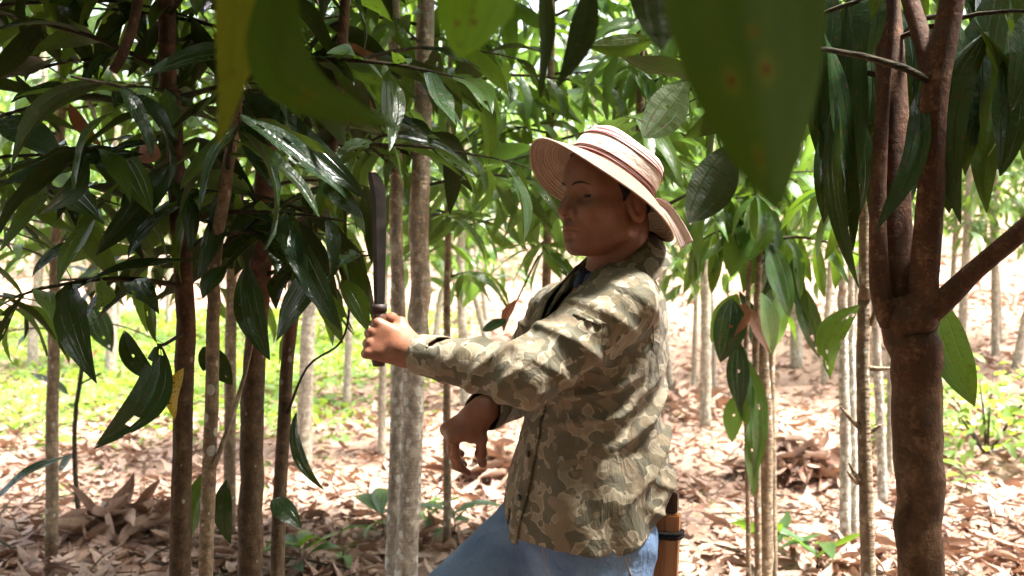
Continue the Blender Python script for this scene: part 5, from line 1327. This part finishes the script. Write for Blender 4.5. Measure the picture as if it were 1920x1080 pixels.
# braided ribbons standing proud round the crown and the bow tails hanging behind
m2, t2, b2 = new_mat('ribbon_maroon'); b2.inputs['Base Color'].default_value = (0.16, 0.035, 0.04, 1); b2.inputs['Roughness'].default_value = 0.6; M['ribbon'] = m2
for h_, r_ in ((0.0425, 0.0923), (0.051, 0.0924), (0.082, 0.0900)):
    rp_ = [Vector(hat_pt(r_ * (1 + 0.012 * math.sin(5 * a_ + 40 * h_)), a_, h_ + 0.0015 * math.sin(3 * a_))) for a_ in [2 * math.pi * k / 72 for k in range(73)]]
    V, F = tube(rp_, [0.0017] * 73, 6, cap=False); link('ribbon', mesh_from('ribbon', V, F, M['ribbon']), hat)
def tail(pxs, d, wid, twist):
    G = []; U = []; V = []; F = []
    pts = [arr(P(x, y, d + 0.01 * i)) - HCEN for i, (x, y) in enumerate(pxs)]
    pts, rr = spline(pts, [1] * len(pts), 5); n = len(pts)
    for i, q in enumerate(pts):
        tg = (pts[min(i + 1, n - 1)] - pts[max(0, i - 1)]).normalized(); sd = tg.cross(Vector((0.25, -1, 0.2 + twist * i / n))).normalized()
        ww = wid * (0.35 + 0.65 * i / (n - 1))
        for s in (-1, -0.5, 0, 0.5, 1): V.append(q + sd * ww * s + Vector((0, 0.004 * math.cos(s * 3), 0))); U.append((0.3 + i / n * 0.06, 0.5 + 0.42 * s))
    for i in range(n - 1):
        for j in range(4): F.append((i * 5 + j, i * 5 + j + 1, i * 5 + j + 6, i * 5 + j + 5))
    o = link('bow_tail', mesh_from('bow_tail', V, F, M['hatfabric'], uvs=U), hat); md = o.modifiers.new('thickness', 'SOLIDIFY'); md.thickness = 0.0015
tail([(1228, 378), (1250, 392), (1272, 425), (1288, 460)], 1.735, 0.020, 0.3)
tail([(1228, 376), (1246, 383), (1258, 400), (1262, 415)], 1.75, 0.013, -0.4)

# ------------------------------------------------------------------ machete in the near fist
ux = arr((0.004, 0.03, 1.0)); ux = unit(ux)
MB = Vector(GRIP - ux * 0.05)
mach = thing('machete', 'dark steel machete held upright in the raised fist', 'machete', MB)
bl_dir = arr((1.0, 0.15, 0)); bl_dir = unit(bl_dir - ux * (bl_dir @ ux)); bt = np.cross(ux, bl_dir)
def mp(h, s, t_): return ux * h + bl_dir * s + bt * t_
V, F = tube([Vector(mp(h, 0, 0)) for h in (0.0, 0.01, 0.05, 0.09, 0.115)], [0.011, 0.0145, 0.0135, 0.014, 0.012], 14)
link('handle', mesh_from('handle', V, F, M['wood_dark']), mach)
V, F = tube([Vector(mp(h, 0, 0)) for h in (0.108, 0.122)], [0.0150, 0.0145], 14)
link('ferrule', mesh_from('ferrule', V, F, M['steel']), mach)
prof = [(0.115, -0.010, 0.010), (0.16, -0.012, 0.011), (0.22, -0.0135, 0.0115), (0.28, -0.015, 0.012), (0.32, -0.017, 0.0125), (0.352, -0.021, 0.010), (0.372, -0.024, 0.002), (0.383, -0.024, -0.010)]
V = []; F = []
for h, s0, s1 in prof:
    for s, tk in ((s0, 0.0003), (0.7 * s0 + 0.3 * s1, 0.0022), (s1, 0.003), (s1, -0.003), (0.7 * s0 + 0.3 * s1, -0.0022), (s0, -0.0003)): V.append(mp(h, s, tk))
for i in range(len(prof) - 1):
    for j in range(6): F.append((i * 6 + j, i * 6 + (j + 1) % 6, i * 6 + 6 + (j + 1) % 6, i * 6 + 6 + j))
F.append(tuple(range(5, -1, -1))); F.append(tuple(len(V) - 6 + k for k in range(6)))
link('blade', mesh_from('blade', V, F, M['steel'], False), mach)
# ------------------------------------------------------------------ wooden sheath on the hip
SB = Vector(P(1240, 1196, 1.675))
sheath = thing('machete_sheath', 'orange brown wooden blade sheath with black cord on the hip', 'sheath', SB)
sx = arr((0.92, -0.39, 0.0)); sy = arr((0.39, 0.92, 0.0)); sz = unit((0.03, 0.02, 1)); H_ = 0.245
def board(name, x0, x1, z0, z1, y0, y1, mat, taper=0.0, parent=sheath, bev=0.003):
    bm = bmesh.new(); vs_ = []
    for z, k in ((z0, 1 - taper), (z1, 1)):
        for x, y in ((x0 * k, y0), (x1 * k, y0), (x1 * k, y1), (x0 * k, y1)): vs_.append(bm.verts.new(sx * x + sy * y + sz * z))
    for f in ((3, 2, 1, 0), (4, 5, 6, 7), (0, 1, 5, 4), (1, 2, 6, 5), (2, 3, 7, 6), (3, 0, 4, 7)): bm.faces.new([vs_[i] for i in f])
    bmesh.ops.bevel(bm, geom=list(bm.edges), offset=bev, segments=2, affect='EDGES')
    me = bpy.data.meshes.new(name); bm.to_mesh(me); bm.free(); me.materials.append(mat); return link(name, me, parent)
board('board', -0.030, -0.003, -0.12, H_, -0.012, 0.012, M['wood'], 0.25)
board('board', 0.003, 0.031, -0.12, H_, -0.012, 0.012, M['wood'], 0.25)
board('spine', -0.0045, 0.0045, -0.115, H_ - 0.003, -0.009, 0.010, M['wood'], 0.0, bev=0.002)
board('end_block', -0.002, 0.026, H_ + 0.001, H_ + 0.042, -0.009, 0.010, M['wood_dark'])
rg = []
for k in range(41):
    a = 2 * math.pi * k / 40 * 1.0; c_, s_ = math.cos(a), math.sin(a)
    rg.append(Vector(sx * 0.0345 * math.copysign(abs(c_) ** 0.35, c_) + sy * 0.0165 * math.copysign(abs(s_) ** 0.35, s_) + sz * (H_ - 0.045 + 0.003 * c_)))
for dz in (0, 0.007):
    V, F = tube([q + Vector((0, 0, dz)) for q in rg], [0.0042] * 41, 7, 0.15, 2, cap=False); link('cord', mesh_from('cord', V, F, M['cord']), sheath)
V, F = tube([Vector(sx * -0.034 + sz * (H_ - 0.042)), Vector(sx * -0.07 + sy * -0.02 + sz * (H_ - 0.03)), Vector(sx * -0.12 + sy * -0.03 + sz * (H_ + 0.0))], [0.005, 0.005, 0.005], 7)
link('cord', mesh_from('cord', V, F, M['cord']), sheath)
